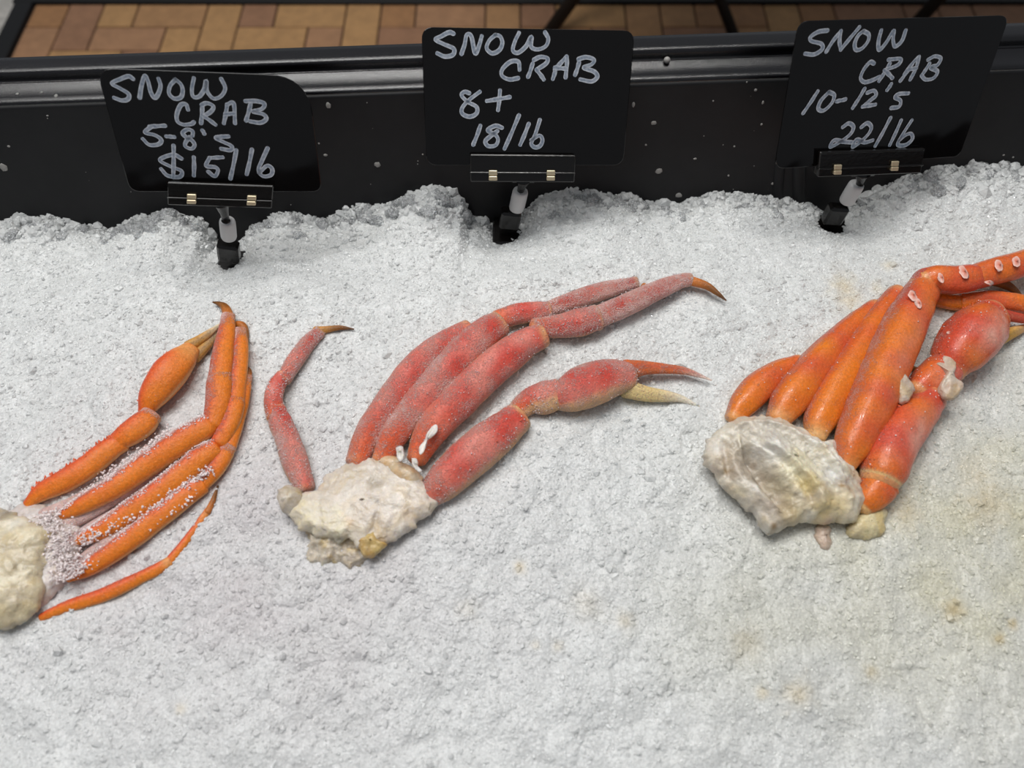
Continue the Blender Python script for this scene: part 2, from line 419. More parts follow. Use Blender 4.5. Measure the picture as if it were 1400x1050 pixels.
def ice_h(x, y, detail=True):
    x = np.asarray(x, float); y = np.asarray(y, float)
    d = np.maximum(wall_dist(x, y), -.02); hw = np.interp(x, ex, ez)
    f = np.exp(-(d/.045)**2); near = np.exp(-(d/.03)**2)
    h = hw*f + (vn(x, y, .07, 11)-.5)*.006*(1-near) + (vn(x, y, .03, 12)-.5)*.003
    for (a, b, r, dz) in dips: h = h - dz*np.exp(-((x-a)**2+(y-b)**2)/r**2)
    if detail:
        k = 1+1.6*near
        w1, c1 = worley(x, y, .016, 21); w2, c2 = worley(x, y, .0065, 31)
        h = h + k*((.45-w1)*.0017 + (c1-.5)*.0013) + k*((.45-w2)*.0007+(c2-.5)*.0005) + (vn(x, y, .0022, 41)-.5)*.0004
    return h
ice_c0 = np.array([.79, .80, .795])
SPOTS = [(1150, 392, 17, .30), (1215, 362, 8, .25), (1160, 415, 16, .25), (1196, 396, 10, .2), (710, 775, 8, .35), (855, 850, 12, .22), (800, 825, 22, .12), (640, 832, 14, .10), (1306, 833, 13, .45), (1387, 851, 7, .5), (1367, 873, 7, .5),
         (1091, 950, 20, .30), (1043, 947, 9, .30), (1020, 880, 22, .18), (1191, 918, 8, .3), (762, 884, 8, .2), (733, 882, 6, .2), (250, 970, 8, .25), (455, 960, 12, -.2), (1350, 690, 30, .30), (1330, 640, 26, .15), (1240, 700, 20, .25)]
def ice_col(x, y, z=0):
    px, py = to_px(x, y, z)
    c = np.tile(ice_c0, (len(px), 1))
    g_ = lambda cx, cy, rx, ry: np.exp(-((px-cx)/rx)**2-((py-cy)/ry)**2)
    nz = .6+.8*vn(x, y, .02, 51)
    def tint(c, m, t): m = np.clip(m, 0, 1)[:, None]; return c*(1-m) + c*np.array(t)*m
    c = tint(c, .9*nz*g_(1370, 760, 280, 230), (.90, .86, .70))
    c = tint(c, .5*nz*g_(1010, 860, 120, 120), (.83, .82, .75))
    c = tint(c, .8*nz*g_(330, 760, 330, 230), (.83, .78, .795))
    for (a, b, r, s) in SPOTS:
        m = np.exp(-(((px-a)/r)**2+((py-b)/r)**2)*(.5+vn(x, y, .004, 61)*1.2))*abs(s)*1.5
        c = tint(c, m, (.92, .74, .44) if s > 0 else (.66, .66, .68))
    return c
gx = np.arange(-.46, .4601, .00105); gy = np.arange(-.13, .40, .00105)
XX, YY = np.meshgrid(gx, gy); x = XX.ravel(); y = YY.ravel()
# follow the bin's direction so that the last rows lie in the wall
y = y + .052*x
h = ice_h(x, y)
wd = wall_dist(x, y); keep = wd > -.016
nx_, ny_ = len(gx), len(gy)
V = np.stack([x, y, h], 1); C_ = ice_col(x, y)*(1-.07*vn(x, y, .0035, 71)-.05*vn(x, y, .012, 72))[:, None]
clear_ = np.clip(np.exp(-(np.maximum(wd, 0)/.011)**2)*(.35+1.1*vn(x, y, .006, 81)), 0, 1)
idx = np.arange(nx_*ny_).reshape(ny_, nx_)
Q = np.stack([idx[:-1, :-1], idx[:-1, 1:], idx[1:, 1:], idx[1:, :-1]], -1).reshape(-1, 4)
Q = Q[keep[Q].all(1)]
used = np.unique(Q); remap = np.zeros(nx_*ny_, int); remap[used] = np.arange(len(used))
ice = link('crushed_ice', mesh_np('crushed_ice', V[used], remap[Q], C_[used], clear_[used], True, (M_ICE,)),
           kind='stuff', label='bed of packed crushed ice filling the black bin', category='ice')
# loose grains lying in its surface
N = 88000
gx_ = rng.uniform(-.42, .44, N); wd_ = rng.random(N)**1.15*.44-.002
gy_ = WB[1]+.052*gx_ - wd_
near = np.exp(-(wd_/.03)**2)
r_ = rng.lognormal(math.log(.00105), .38, N)*(1+.9*near*rng.random(N)); r_ = np.minimum(r_, .0045)
hz = ice_h(gx_, gy_) - r_*rng.uniform(.35, 1.0, N)
cc = ice_col(gx_, gy_)*1.14*(1.05-.14*rng.random(N)**2)[:, None]
hz = hz + r_*.35*(rng.random(N) < .15)
sel = wd_ + rng.uniform(-.008, .008, N) < .014
r_ = r_*np.where(sel, 1.35, 1.)
for nm, m_, q_ in (('ice_grains', M_GRAIN, ~sel), ('clear_ice_grains', M_CLEAR, sel)):
    V, Fc, C_ = rocks(np.stack([gx_, gy_, hz], 1)[q_], r_[q_], cc[q_], .55, .2)
    link(nm, mesh_np(nm, V, Fc, C_, None, False, (m_,)), ice, kind='stuff')
# fine crystals on top; the brighter colour of some imitates glints
N2 = 34000
gx2 = rng.uniform(-.42, .44, N2); wd2 = rng.random(N2)**1.15*.44; gy2 = WB[1]+.052*gx2-wd2
r2 = rng.uniform(.00028, .00062, N2); br = np.where(rng.random(N2) < .55, 1.20, .86)
V, Fc, C_ = rocks(np.stack([gx2, gy2, ice_h(gx2, gy2)+r2*.1], 1), r2, np.minimum(ice_col(gx2, gy2)*br[:, None], .99), .6, .2)
link('ice_crystals', mesh_np('ice_crystals', V, Fc, C_, None, False, (M_CRYST,)), ice, kind='stuff')
# the lumps along the wall, each one its own
protos = []
for k in range(8):
    V0, F0 = ICO3; s = rng.uniform(.7, 1.2, 3)
    V = np.array([np.array(v)*(1+.45*(mn.noise(Vector(v)*1.6+Vector((k*7, 0, 0))))+.22*mn.noise(Vector(v)*4+Vector((k*3, 5, 0)))) for v in V0])*s
    cl = np.tile(np.array([.90, .91, .92]), (len(V), 1))
    protos.append(mesh_np('ice_chunk', V, F0, cl, None, True, (M_CHUNK,)))
for i in range(290):
    px = rng.uniform(-30, 1440); ey = np.interp(px, [e[0] for e in edge], [e[1] for e in edge])
    p, n = wall_point(px, ey + rng.uniform(2, 10)); r = rng.uniform(.003, .0062)
    d = r*.9 + rng.random()**2*.016
    q = p + n*d; q[2] = min(p[2], float(ice_h(q[0], q[1], False))+.0035)
    o = link('ice_chunk', protos[i % 8], ice); o.location = q; o.scale = (r, r*rng.uniform(.8, 1.2), r*rng.uniform(.7, 1.1)); o.rotation_euler = rng.uniform(0, 6.28, 3)

# ------------------------------------------------------------------ price signs
def catmull(pts, per=8, closed=False):
    p = np.asarray(pts, float); n = len(p)
    if n == 2: return np.array([p[0]+(p[1]-p[0])*t for t in np.linspace(0, 1, per)])
    out = []
    for i in range(n-1):
        a = p[max(i-1, 0)]; b = p[i]; c = p[i+1]; d = p[min(i+2, n-1)]
        if i == 0: a = 2*b-c
        if i == n-2: d = 2*c-b
        for k in range(per):
            t = k/per
            out.append(.5*((2*b)+(c-a)*t+(2*a-5*b+4*c-d)*t*t+(3*b-a-3*c+d)*t**3))
    out.append(p[-1]); return np.array(out)
SIGNS = [
 dict(q=[(131, 93), (421, 104), (440, 262), (178, 262)], cl=(303, 262), base=(311, 340), tilt=22, yaw=6, r=(.010, .022, .006, .006), o=(140, 90), s=5.6,
  clip=[(231, 245), (375, 251), (373, 281), (231, 277)], pins=[(262, 272), (344, 274)], neck=[(303, 278), (307, 292), (309, 303)], collar=[(310.5, 301), (313, 325)], foot=(312, 336),
  label='black price sign reading SNOW CRAB 5-8\'s $15/lb, leftmost, low against the bin wall',
  lines=[[[(235,100),(200,80),(140,100),(72,135),(130,170),(200,215),(195,255),(150,265),(90,245)],[(285,245),(300,150),(325,75),(350,120),(370,200),(400,245),(430,210),(445,150),(430,100)],
   [(560,105),(520,150),(510,210),(550,250),(600,240),(615,190),(600,140),(560,105)],[(700,95),(685,180),(695,235),(740,235),(780,180),(795,115),(800,190),(850,250),(910,230),(940,170),(910,100)]],
   [[(655,335),(640,295),(600,300),(570,370),(575,425),(620,450),(680,445),(700,430)],[(765,310),(755,440)],[(760,300),(800,285),(850,310),(830,350),(775,385)],[(775,385),(865,450)],[(955,300),(930,440)],[(955,295),(1005,290),(1015,440)],[(940,370),(1005,365)],
   [(1135,290),(1100,420)],[(1095,270),(1180,270),(1240,290),(1220,330),(1150,350),(1230,370),(1255,405),(1210,435),(1130,425)]],
   [[(480,458),(360,465)],[(375,465),(325,510),(400,530),(450,565),(430,600),(360,605),(310,560)],[(490,540),(550,545)],[(690,535),(690,500),(650,488),(615,515),(640,545),(690,575),(705,610),(680,635),(635,615),(640,580),(670,545)],[(765,495),(780,520)],
   [(965,540),(890,545),(870,555),(930,585),(990,615),(980,645),(910,635)]],
   [[(605,710),(540,680),(440,720),(520,770),(605,805),(590,850),(500,840),(450,790)],[(545,610),(542,855)],[(700,700),(700,840)],[(920,700),(820,705)],[(820,705),(795,765),(860,775),(885,800),(860,845),(810,810)],[(1025,645),(980,865)],[(1145,640),(1105,830)],
   [(1265,630),(1220,730),(1195,800),(1230,845),(1290,835),(1300,790),(1260,765),(1200,820)]]]),
 dict(q=[(576, 37), (868, 42), (852, 226), (583, 226)], cl=(714, 228), base=(700, 292), tilt=32, yaw=6, r=(.007, .007, .007, .007), o=(580, 30), s=5.6,
  clip=[(642, 209), (786, 211), (784, 247), (643, 247)], pins=[(674, 240), (753, 240)], neck=[(715, 247), (713, 256), (711, 264)], collar=[(712, 260), (706, 286)], foot=(699, 291),
  label='black price sign reading SNOW CRAB 8+ 18/lb, above the pink crab cluster',
  lines=[[[(225,90),(190,80),(130,110),(85,135),(150,170),(225,205),(220,250),(160,265),(100,240)],[(285,245),(310,170),(325,100),(360,110),(390,240),(420,180),(440,110)],[(545,100),(500,140),(478,200),(520,240),(575,215),(598,160),(580,110),(545,100)],
   [(725,85),(690,160),(680,220),(720,235),(780,185),(820,115),(820,190),(870,210),(930,185),(950,130),(925,80)]],
   [[(730,365),(720,305),(660,305),(600,360),(595,410),(650,440),(720,430)],[(830,320),(795,420)],[(840,290),(890,268),(945,280),(930,320),(860,365)],[(860,365),(915,440)],[(1010,345),(985,435)],[(1000,365),(1040,320),(1090,265)],[(1092,270),(1092,330),(1082,425)],[(1000,350),(1085,358)],
   [(1185,310),(1155,405)],[(1180,285),(1240,270),(1300,290),(1280,325),(1220,350),(1300,380),(1325,420),(1280,455),(1195,440)]],
   [[(345,545),(310,535),(285,560),(330,610),(400,650),(400,700),(350,725),(295,705),(290,660),(340,600),(425,535)],[(580,525),(565,675)],[(480,605),(655,575)]],
   [[(430,795),(375,940)],[(595,810),(550,795),(500,815),(490,835),(540,860),(565,900),(545,945),(490,950),(468,915),(500,880),(560,835)],[(725,715),(615,970)],[(800,780),(735,940)],[(885,750),(850,860),(820,930),(850,960),(890,945),(905,900),(880,870),(820,905)]]]),
 dict(q=[(1092, 29), (1381, 21), (1312, 214), (1059, 231)], cl=(1186, 220), base=(1146, 284), tilt=26, yaw=14, r=(.007, .007, .005, .007), o=(1070, 20), s=5.528,
  clip=[(1117, 205), (1260, 201), (1254, 234), (1114, 240)], pins=[(1145, 232), (1223, 227)], neck=[(1178, 238), (1177, 246), (1174, 254)], collar=[(1172, 251), (1157, 276)], foot=(1146, 285),
  label='black price sign reading SNOW CRAB 10-12\'s 22/lb, rightmost and tilted, rising above the rim',
  lines=[[[(340,120),(270,130),(210,170),(220,200),(290,220),(300,260),(240,300),(170,295)],[(330,280),(380,200),(440,125)],[(440,125),(430,200),(440,265)],[(440,265),(500,190),(580,95)],[(610,125),(570,160),(545,220),(555,265),(600,255),(645,200),(650,150),(610,125)],
   [(745,120),(725,200),(730,265),(780,215),(840,120),(835,190),(850,240),(900,200),(930,120)]],
   [[(690,370),(660,360),(610,420),(590,480),(620,510),(680,495),(730,470)],[(810,370),(730,500)],[(800,340),(890,335),(870,380),(770,420)],[(770,420),(830,480)],[(980,375),(890,500)],[(920,450),(980,370),(1030,320)],[(1030,320),(1010,400),(965,490)],[(950,415),(1010,405)],
   [(1110,370),(1050,460)],[(1100,340),(1150,315),(1195,330),(1170,380),(1120,400),(1170,430),(1140,480),(1080,490),(1050,460)]],
   [[(265,580),(155,745)],[(350,585),(290,650),(270,710),(310,725),(370,670),(390,610),(350,585)],[(410,655),(475,640)],[(620,560),(530,705)],[(640,590),(690,575),(705,610),(660,650),(605,695)],[(605,695),(700,680)],[(820,525),(790,570)],[(950,595),(880,600),(850,625),(890,650),(880,695),(820,705)]],
   [[(455,850),(500,822),(535,850),(510,905),(430,965),(360,1000),(390,950),(460,960),(525,965)],[(595,850),(640,820),(670,850),(650,900),(590,960),(530,1000),(560,945),(620,965),(680,950)],[(815,780),(700,992)],[(895,800),(810,985)],[(975,800),(910,900),(870,980),(930,985),(980,940),(970,900),(930,910),(880,950)]]]),
]
def tube_pts(mb, pts, rad, seg=14, col=None):
    pts = [np.array(p, float) for p in pts]; V = []
    for i, p in enumerate(pts):
        t = pts[min(i+1, len(pts)-1)]-pts[max(i-1, 0)]; t /= np.linalg.norm(t)
        s = np.cross(t, [0, 1., 0]); s /= np.linalg.norm(s); u = np.cross(s, t)
        for k in range(seg):
            q = 2*math.pi*k/seg; V.append(p+rad[i]*(s*math.cos(q)+u*math.sin(q)))
    Fs = [[i*seg+k, i*seg+(k+1) % seg, (i+1)*seg+(k+1) % seg, (i+1)*seg+k] for i in range(len(pts)-1) for k in range(seg)]
    Fs += [list(range(seg))[::-1], list(range((len(pts)-1)*seg, len(pts)*seg))]
    mb.add(V, Fs, col)
for S in SIGNS:
    B = P(*S['base'], 0.0); d = ray(*S['cl']); Pc = CAM + d*B[1]/d[1]
    t, yw = math.radians(S['tilt']), math.radians(S['yaw'])
    n = np.array([math.sin(yw)*math.cos(t), -math.cos(yw)*math.cos(t), math.sin(t)])
    pl = lambda x, y, off=0.0: on_plane(x, y, Pc+n*off, n)
    root = empty('price_sign', tuple(B), S['label'], 'sign', 'handwritten price signs along the back of the bin')
    W = [pl(*c) for c in S['q']]
    # rounded outline
    out = []
    for i in range(4):
        a, b, c = W[i-1], W[i], W[(i+1) % 4]; r = S['r'][i]
        e0 = (a-b)/np.linalg.norm(a-b); e1 = (c-b)/np.linalg.norm(c-b)
        for k in range(9):
            q = k/8; out.append(b + e0*r*(1-q)**2 + e1*r*q**2)
    m = len(out); th = .0009; ctr = sum(out)/m
    inner = [p + (ctr-p)/np.linalg.norm(ctr-p)*.0003 for p in out]
    V = [p for p in inner] + [p-n*.0002 for p in out] + [p-n*th for p in out]
    Fs = [list(range(m))[::-1], list(range(2*m, 3*m))]
    for l in (0, 1): Fs += [[l*m+k, l*m+(k+1) % m, (l+1)*m+(k+1) % m, (l+1)*m+k] for k in range(m)]
    mb = MB(); mb.add(V, Fs); panel = mb.build('sign_panel', M_PANEL, root, smooth=False)
    z = 0
    for ln in S['lines']:
        mb = MB()
        for st in ln:
            z += 1; off = .00012+.000012*z
            pp = catmull(st, 8) if len(st) > 2 else catmull([st[0], ((st[0][0]+st[1][0])/2+2, (st[0][1]+st[1][1])/2), st[1]], 6)
            C3 = np.array([pl(S['o'][0]+a/S['s'], S['o'][1]+b/S['s'], off) for a, b in pp])
            T = np.gradient(C3, axis=0); T /= np.linalg.norm(T, axis=1)[:, None]+1e-12; Sd = np.cross(T, n)
            hw = 2.75*depth(C3[0])/F; k = len(C3)
            # round caps
            ths = np.linspace(90, 0, 5)[:-1]
            pre = [(C3[0]-T[0]*hw*math.sin(math.radians(a)), Sd[0], hw*math.cos(math.radians(a))) for a in ths]
            post = [(C3[-1]+T[-1]*hw*math.sin(math.radians(a)), Sd[-1], hw*math.cos(math.radians(a))) for a in ths[::-1]]
            wv = 1+.10*np.sin(np.linspace(0, 9, k)+z)
            rows = pre + [(C3[i], Sd[i], hw*wv[i]) for i in range(k)] + post
            V = []; Fr = []
            for (c, s_, h_) in rows:
                for q in (-1, -.6, 0, .6, 1): V.append(c+s_*h_*q); Fr.append(abs(q) if abs(q) != .6 else .45)
            Fs = [[i*5+j, i*5+j+1, i*5+j+6, i*5+j+5] for i in range(len(rows)-1) for j in range(4)]
            mb.add(V, Fs, None, Fr)
        mb.build('lettering', M_INK, root, smooth=False, label='white hand-drawn marker writing')
    # clip
    cq = [pl(*c) for c in S['clip']]; cc = sum(cq)/4; ax = ((cq[1]-cq[0])+(cq[2]-cq[3]))/4; ay = ((cq[0]-cq[3])+(cq[1]-cq[2]))/4
    sc_ = np.linalg.norm(ax)/.0335
    mb = MB(); mb.add(*box_vf(cc+n*.0022, ax, ay, n*.0016, .0006))
    clip = mb.build('clip', M_CLIP, root, smooth=False)
    ayu = ay/np.linalg.norm(ay)
    mb = MB(); mb.add(*box_vf(cc-ay*.30+n*.0042, ax*1.005, ayu*.0005, n*.0007, .0003)); mb.build('clip_ridge', M_CLIP, clip, smooth=False)
    mb = MB(); mb.add(*box_vf(cc+ay*.92+n*.0040, ax*.99, ayu*.0006, n*.0004, .0003)); mb.build('clip_ridge', M_CLIP, clip, smooth=False)
    mb = MB(); mb.add(*box_vf(cc-n*.0026, ax*.98, ay*.95, n*.0014, .0005)); mb.build('clip_back', M_CLIP, clip, smooth=False)
    for (a, b) in S['pins']:
        c = pl(a, b, .0048); mb = MB()
        mb.add(*box_vf(c+ayu*.0016, ax/np.linalg.norm(ax)*.0026, ayu*.0016, n*.0007, .0003)); mb.add(*box_vf(c-ayu*.0016, ax/np.linalg.norm(ax)*.0026, ayu*.0013, n*.0011, .0003))
        mb.build('pin', M_BRASS, clip, smooth=False, label='small brass pin')
    fy = lambda a, b, Y: CAM + ray(a, b)*Y/ray(a, b)[1]
    Yc = cc[1]; Yb = B[1]
    nk = [fy(a, b, Yb+(Yc-Yb)*(1-i*.3)+.0005) for i, (a, b) in enumerate(S['neck'])]
    # neck: wide web under the clip, then the stem
    mb = MB(); mb.add(*box_vf((cc-ay*.98+nk[0])/2, ax*.22, (cc-ay*.98-nk[0])/2+ayu*.0012, n*.0016, .0005)); mb.build('bracket', M_CLIP, root, smooth=False)
    tip = nk[-1]
    mb = MB(); tube_pts(mb, [nk[0]+np.array([0, 0, .002]), nk[0], nk[1], tip], [.0055, .0045, .0026, .0022]); V0, F0 = ICO3; mb.add(tip+V0*.0030, F0.tolist()); mb.build('ball_joint', M_CLIP, root)
    c0 = fy(*S['collar'][0], Yb+.001); c1 = fy(*S['collar'][1], Yb-.0005); dd = (c1-c0)
    mb = MB()
    L = np.linalg.norm(dd); R = 11.0*depth(c0)/F
    prof2 = [(0, .62), (0, .80), (.04, .92), (.12, .98), (.5, 1.), (.9, .98), (.97, .92), (1., .8), (1., .0)]
    tube_pts(mb, [c0+dd*.25]+[c0+dd*max(.0, a)+dd*1e-3*i for i, (a, r) in enumerate(prof2)], [R*.5]+[R*max(r, .05) for a, r in prof2], 24)
    mb.build('collar', M_COLLAR, root, label='white plastic collar')
    f = fy(*S['foot'], Yb-.001)
    mb = MB(); up = -dd/L; sx = np.cross(up, [0, 1., 0]); sx /= np.linalg.norm(sx); sy = np.cross(sx, up)
    mb.add(*box_vf(f+up*-.005, sx*.0068, sy*.0045, up*.0075, .0015)); mb.build('foot', M_CLIP, root, smooth=False)
    mb = MB(); mb.add(*box_vf(f-np.array([0, 0, .021]), (.013, 0, 0), (0, .011, 0), (0, 0, .003), .001)); mb.build('base_plate', M_CLIP, root, smooth=False)

# ------------------------------------------------------------------ crabs
ORG, RED, ORED, CREAM, TAN, BROWN, DARK = rgb(234, 126, 30), rgb(212, 78, 52), rgb(226, 96, 34), rgb(232, 200, 140), rgb(196, 142, 66), rgb(140, 86, 28), rgb(82, 52, 24)
PINK, PRED, WHITE, IVORY = rgb(224, 132, 118), rgb(210, 72, 58), rgb(222, 212, 200), rgb(226, 214, 184)
def nz(p, s, o=0.): return mn.noise(Vector((p[0]*s+o, p[1]*s-o, p[2]*s+o*2)))
def lerp(a, b, t): t = min(max(t, 0.), 1.); return a*(1-t)+b*t
def st1(a, b, x): t = min(max((x-a)/(b-a), 0.), 1.); return t*t*(3-2*t)
def bell(x, c, w): return math.exp(-((x-c)/w)**2)
# colour schemes: t along the piece, a = angle round it in degrees (0 right of travel, 90 up, 180 left), p = point
def c_left(t, a, p, k):
    c = lerp(ORG, ORED, st1(60, 120, a)+.5*nz(p, 90)+.05); c = lerp(c, RED, .6*st1(85, 120, a)); c = lerp(c, rgb(234,136,40), .5*bell(a, 25, 35))
    c = lerp(c, CREAM, .8*bell(a, -4, 13)); c = lerp(c, TAN, .5*st1(-60, -110, a))
    c = lerp(c, lerp(ORG, CREAM, .35), k.get('pale', 0)*bell(t, .92, .14))
    f = k.get('fr', .55)*st1(k.get('fa', 92), k.get('fa', 92)+45, a) + .05 + .08*nz(p, 60)
    return c, f + k.get('fe', 0)*(bell(t, 1, .15))
M_FROSTY = shell_material('frosty_crust', .6, 0.)
def c_mid(t, a, p, k):
    n = nz(p, 70); c = lerp(PINK, PRED, .22+1.3*n+.35*bell(a, 60, 35)); c = lerp(c, ORED, .8*bell(t, 0, .22)*k.get('ob', 1))
    pa = k.get('pa', 12); c = lerp(c, lerp(CREAM, PINK, .2), .85*st1(pa, pa-32, a+10*nz(p, 200)) if a > -120 else .8); c = lerp(c, CREAM, .6*st1(145, 175, a))
    c = lerp(c, CREAM, (.55*bell(t, 1, .03)+.3*bell(t, 0, .02))*(.8+nz(p, 200)))
    return c, k.get('fr', .50)+.25*nz(p, 55, 7)-.25*bell(a, 75, 30)
def c_right(t, a, p, k):
    n = nz(p, 60); c = lerp(ORG, RED, k.get('red', .3)+.55*t*k.get('grad', 1)+.7*n)
    c = lerp(c, rgb(190, 84, 62), .55*st1(115, 165, a)); c = lerp(c, CREAM, .9*bell(t, k.get('ring', -1), .018))
    c = lerp(c, CREAM, .6*st1(-10, -50, a)); c = lerp(c, lerp(CREAM, ORG, .3), k.get('bc', .6)*bell(t, 0, .04))
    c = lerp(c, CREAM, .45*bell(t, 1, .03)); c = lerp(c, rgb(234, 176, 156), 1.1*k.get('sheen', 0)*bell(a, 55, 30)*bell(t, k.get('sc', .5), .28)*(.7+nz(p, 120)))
    return c, k.get('fr', .10)+.35*st1(110, 165, a)*k.get('film', .5)
def c_tip(t, a, p, k):
    c = lerp(k.get('c0', rgb(190, 110, 40)), BROWN, st1(.1, .7, t)); c = lerp(c, DARK, .7*st1(.6, 1, t)+.5*bell(a, 60, 25)*st1(.1, .5, t)); return c, .06
def c_pinc(t, a, p, k):
    c = lerp(k.get('c0', TAN), k.get('c1', IVORY), st1(k.get('s', .3), .95, t)); c = lerp(c, k.get('c2', rgb(120, 104, 80)), k.get('st', .5)*bell(a, k.get('sa', 60), 22)*(1-st1(.75, 1, t))); return c, k.get('fr', .1)
def c_pale(t, a, p, k):
    return lerp(IVORY, CREAM, .5+nz(p, 100)), .4
class Limb:
    """segment of a crab limb: a lofted shell that tapers, with rounded ends"""
    surf = None
def segment(parent, name, pts, colf, lift=0., seg=22, k=None, m=None, spine=None, flat=.92, rec=None, ridge=0., cap=(.55, .3), emb=.55, label=None):
    k = k or {}; ctrl = []; pts = [list(q) for q in pts]
    if name in ('leg', 'leg_segment', 'claw_arm', 'wrist') and len(pts) > 2:
        pts[-1][2] = max(pts[-1][2], .80*pts[-2][2])
        if name != 'leg' and name != 'claw_arm': pts[0][2] = max(pts[0][2], .80*pts[1][2])
    for q in pts:
        x, y, hw = q[:3]; lf = (q[3] if len(q) > 3 else lift)/1000.
        p = P(x, y, .004); r = hw*depth(p)/F; zc = r*emb + lf; p = P(x, y, zc); r = hw*depth(p)/F
        ctrl.append([*p, r])
    L = catmull(ctrl, 9); C3 = L[:, :3]; R = L[:, 3]
    d = np.linalg.norm(np.diff(C3, axis=0), axis=1); s = np.concatenate([[0], np.cumsum(d)]); tot = s[-1]
    T = np.gradient(C3, axis=0); T /= np.linalg.norm(T, axis=1)[:, None]
    rows = []
    for a in (88, 65, 40, 18):
        rows.append((C3[0]-T[0]*R[0]*cap[0]*math.sin(math.radians(a)), T[0], R[0]*math.cos(math.radians(a)), 0.))
    rows += [(C3[i], T[i], R[i], s[i]/tot) for i in range(len(C3))]
    for a in (18, 40, 65, 88):
        rows.append((C3[-1]+T[-1]*R[-1]*cap[1]*math.sin(math.radians(a)), T[-1], R[-1]*math.cos(math.radians(a)), 1.))
    V = []; Cc = []; Fr = []; seedo = rng.uniform(0, 50)
    Z = np.array([0, 0, 1.])
    for (c, t, r, tt) in rows:
        sd = np.cross(t, Z); sd /= np.linalg.norm(sd); up = np.cross(sd, t)
        for j in range(seg):
            q = 2*math.pi*j/seg; a = math.degrees(q); a = a-360 if a > 180 else a
            ca, sa = math.cos(q), math.sin(q)
            se = (abs(math.cos(q+.5))**2.7+abs(math.sin(q+.5))**2.7)**(-1/2.7)
            rr = r*(.93+.9*(se-1))*(1+.05*bell(tt, 1, .05)+.03*bell(tt, .9, .03)*-1) * (1+.05*nz(c+sd*ca*r+up*sa*r, 110, seedo))
            p = c + sd*ca*rr + up*sa*rr*flat
            col, fr = colf(tt, a, p, k); V.append(p); Cc.append(col); Fr.append(fr)
    nr = len(rows)
    Fs = [[i*seg+j, (i+1)*seg+j, (i+1)*seg+(j+1) % seg, i*seg+(j+1) % seg] for i in range(nr-1) for j in range(seg)]
    Fs += [list(range(seg)), list(range((nr-1)*seg, nr*seg))[::-1]]
    mb = MB(); mb.add(V, Fs, Cc, np.clip(Fr, 0, 1))
    if spine:
        n_, a0, a1, hgt = spine
        for _ in range(n_):
            tt = rng.uniform(.08, .95); i = int(tt*(len(C3)-1)); c, t, r = C3[i], T[i], R[i]
            sd = np.cross(t, Z); sd /= np.linalg.norm(sd); up = np.cross(sd, t); q = math.radians(rng.uniform(a0, a1))
            o = sd*math.cos(q)+up*math.sin(q)*flat; e = np.cross(o, t); h = hgt*rng.uniform(.5, 1.2); b_ = h*.55
            base = c+o*r*.97
            vs = [base+(t*math.cos(w_)+e*math.sin(w_))*b_ for w_ in np.linspace(0, 2*math.pi, 7)[:-1]]+[base+o*h+t*h*.4]
            col, fr = colf(tt, math.degrees(q), base, k)
            mb.add(vs, [[j, (j+1) % 6, 6] for j in range(6)], lerp(col, ORED, .4), 0.)
    o = mb.build(name, m or (M_WET if colf is c_right else M_SHELL), parent)
    if label: o['label'] = label
    if rec is not None: rec.append((C3, T, R, flat))
    return o
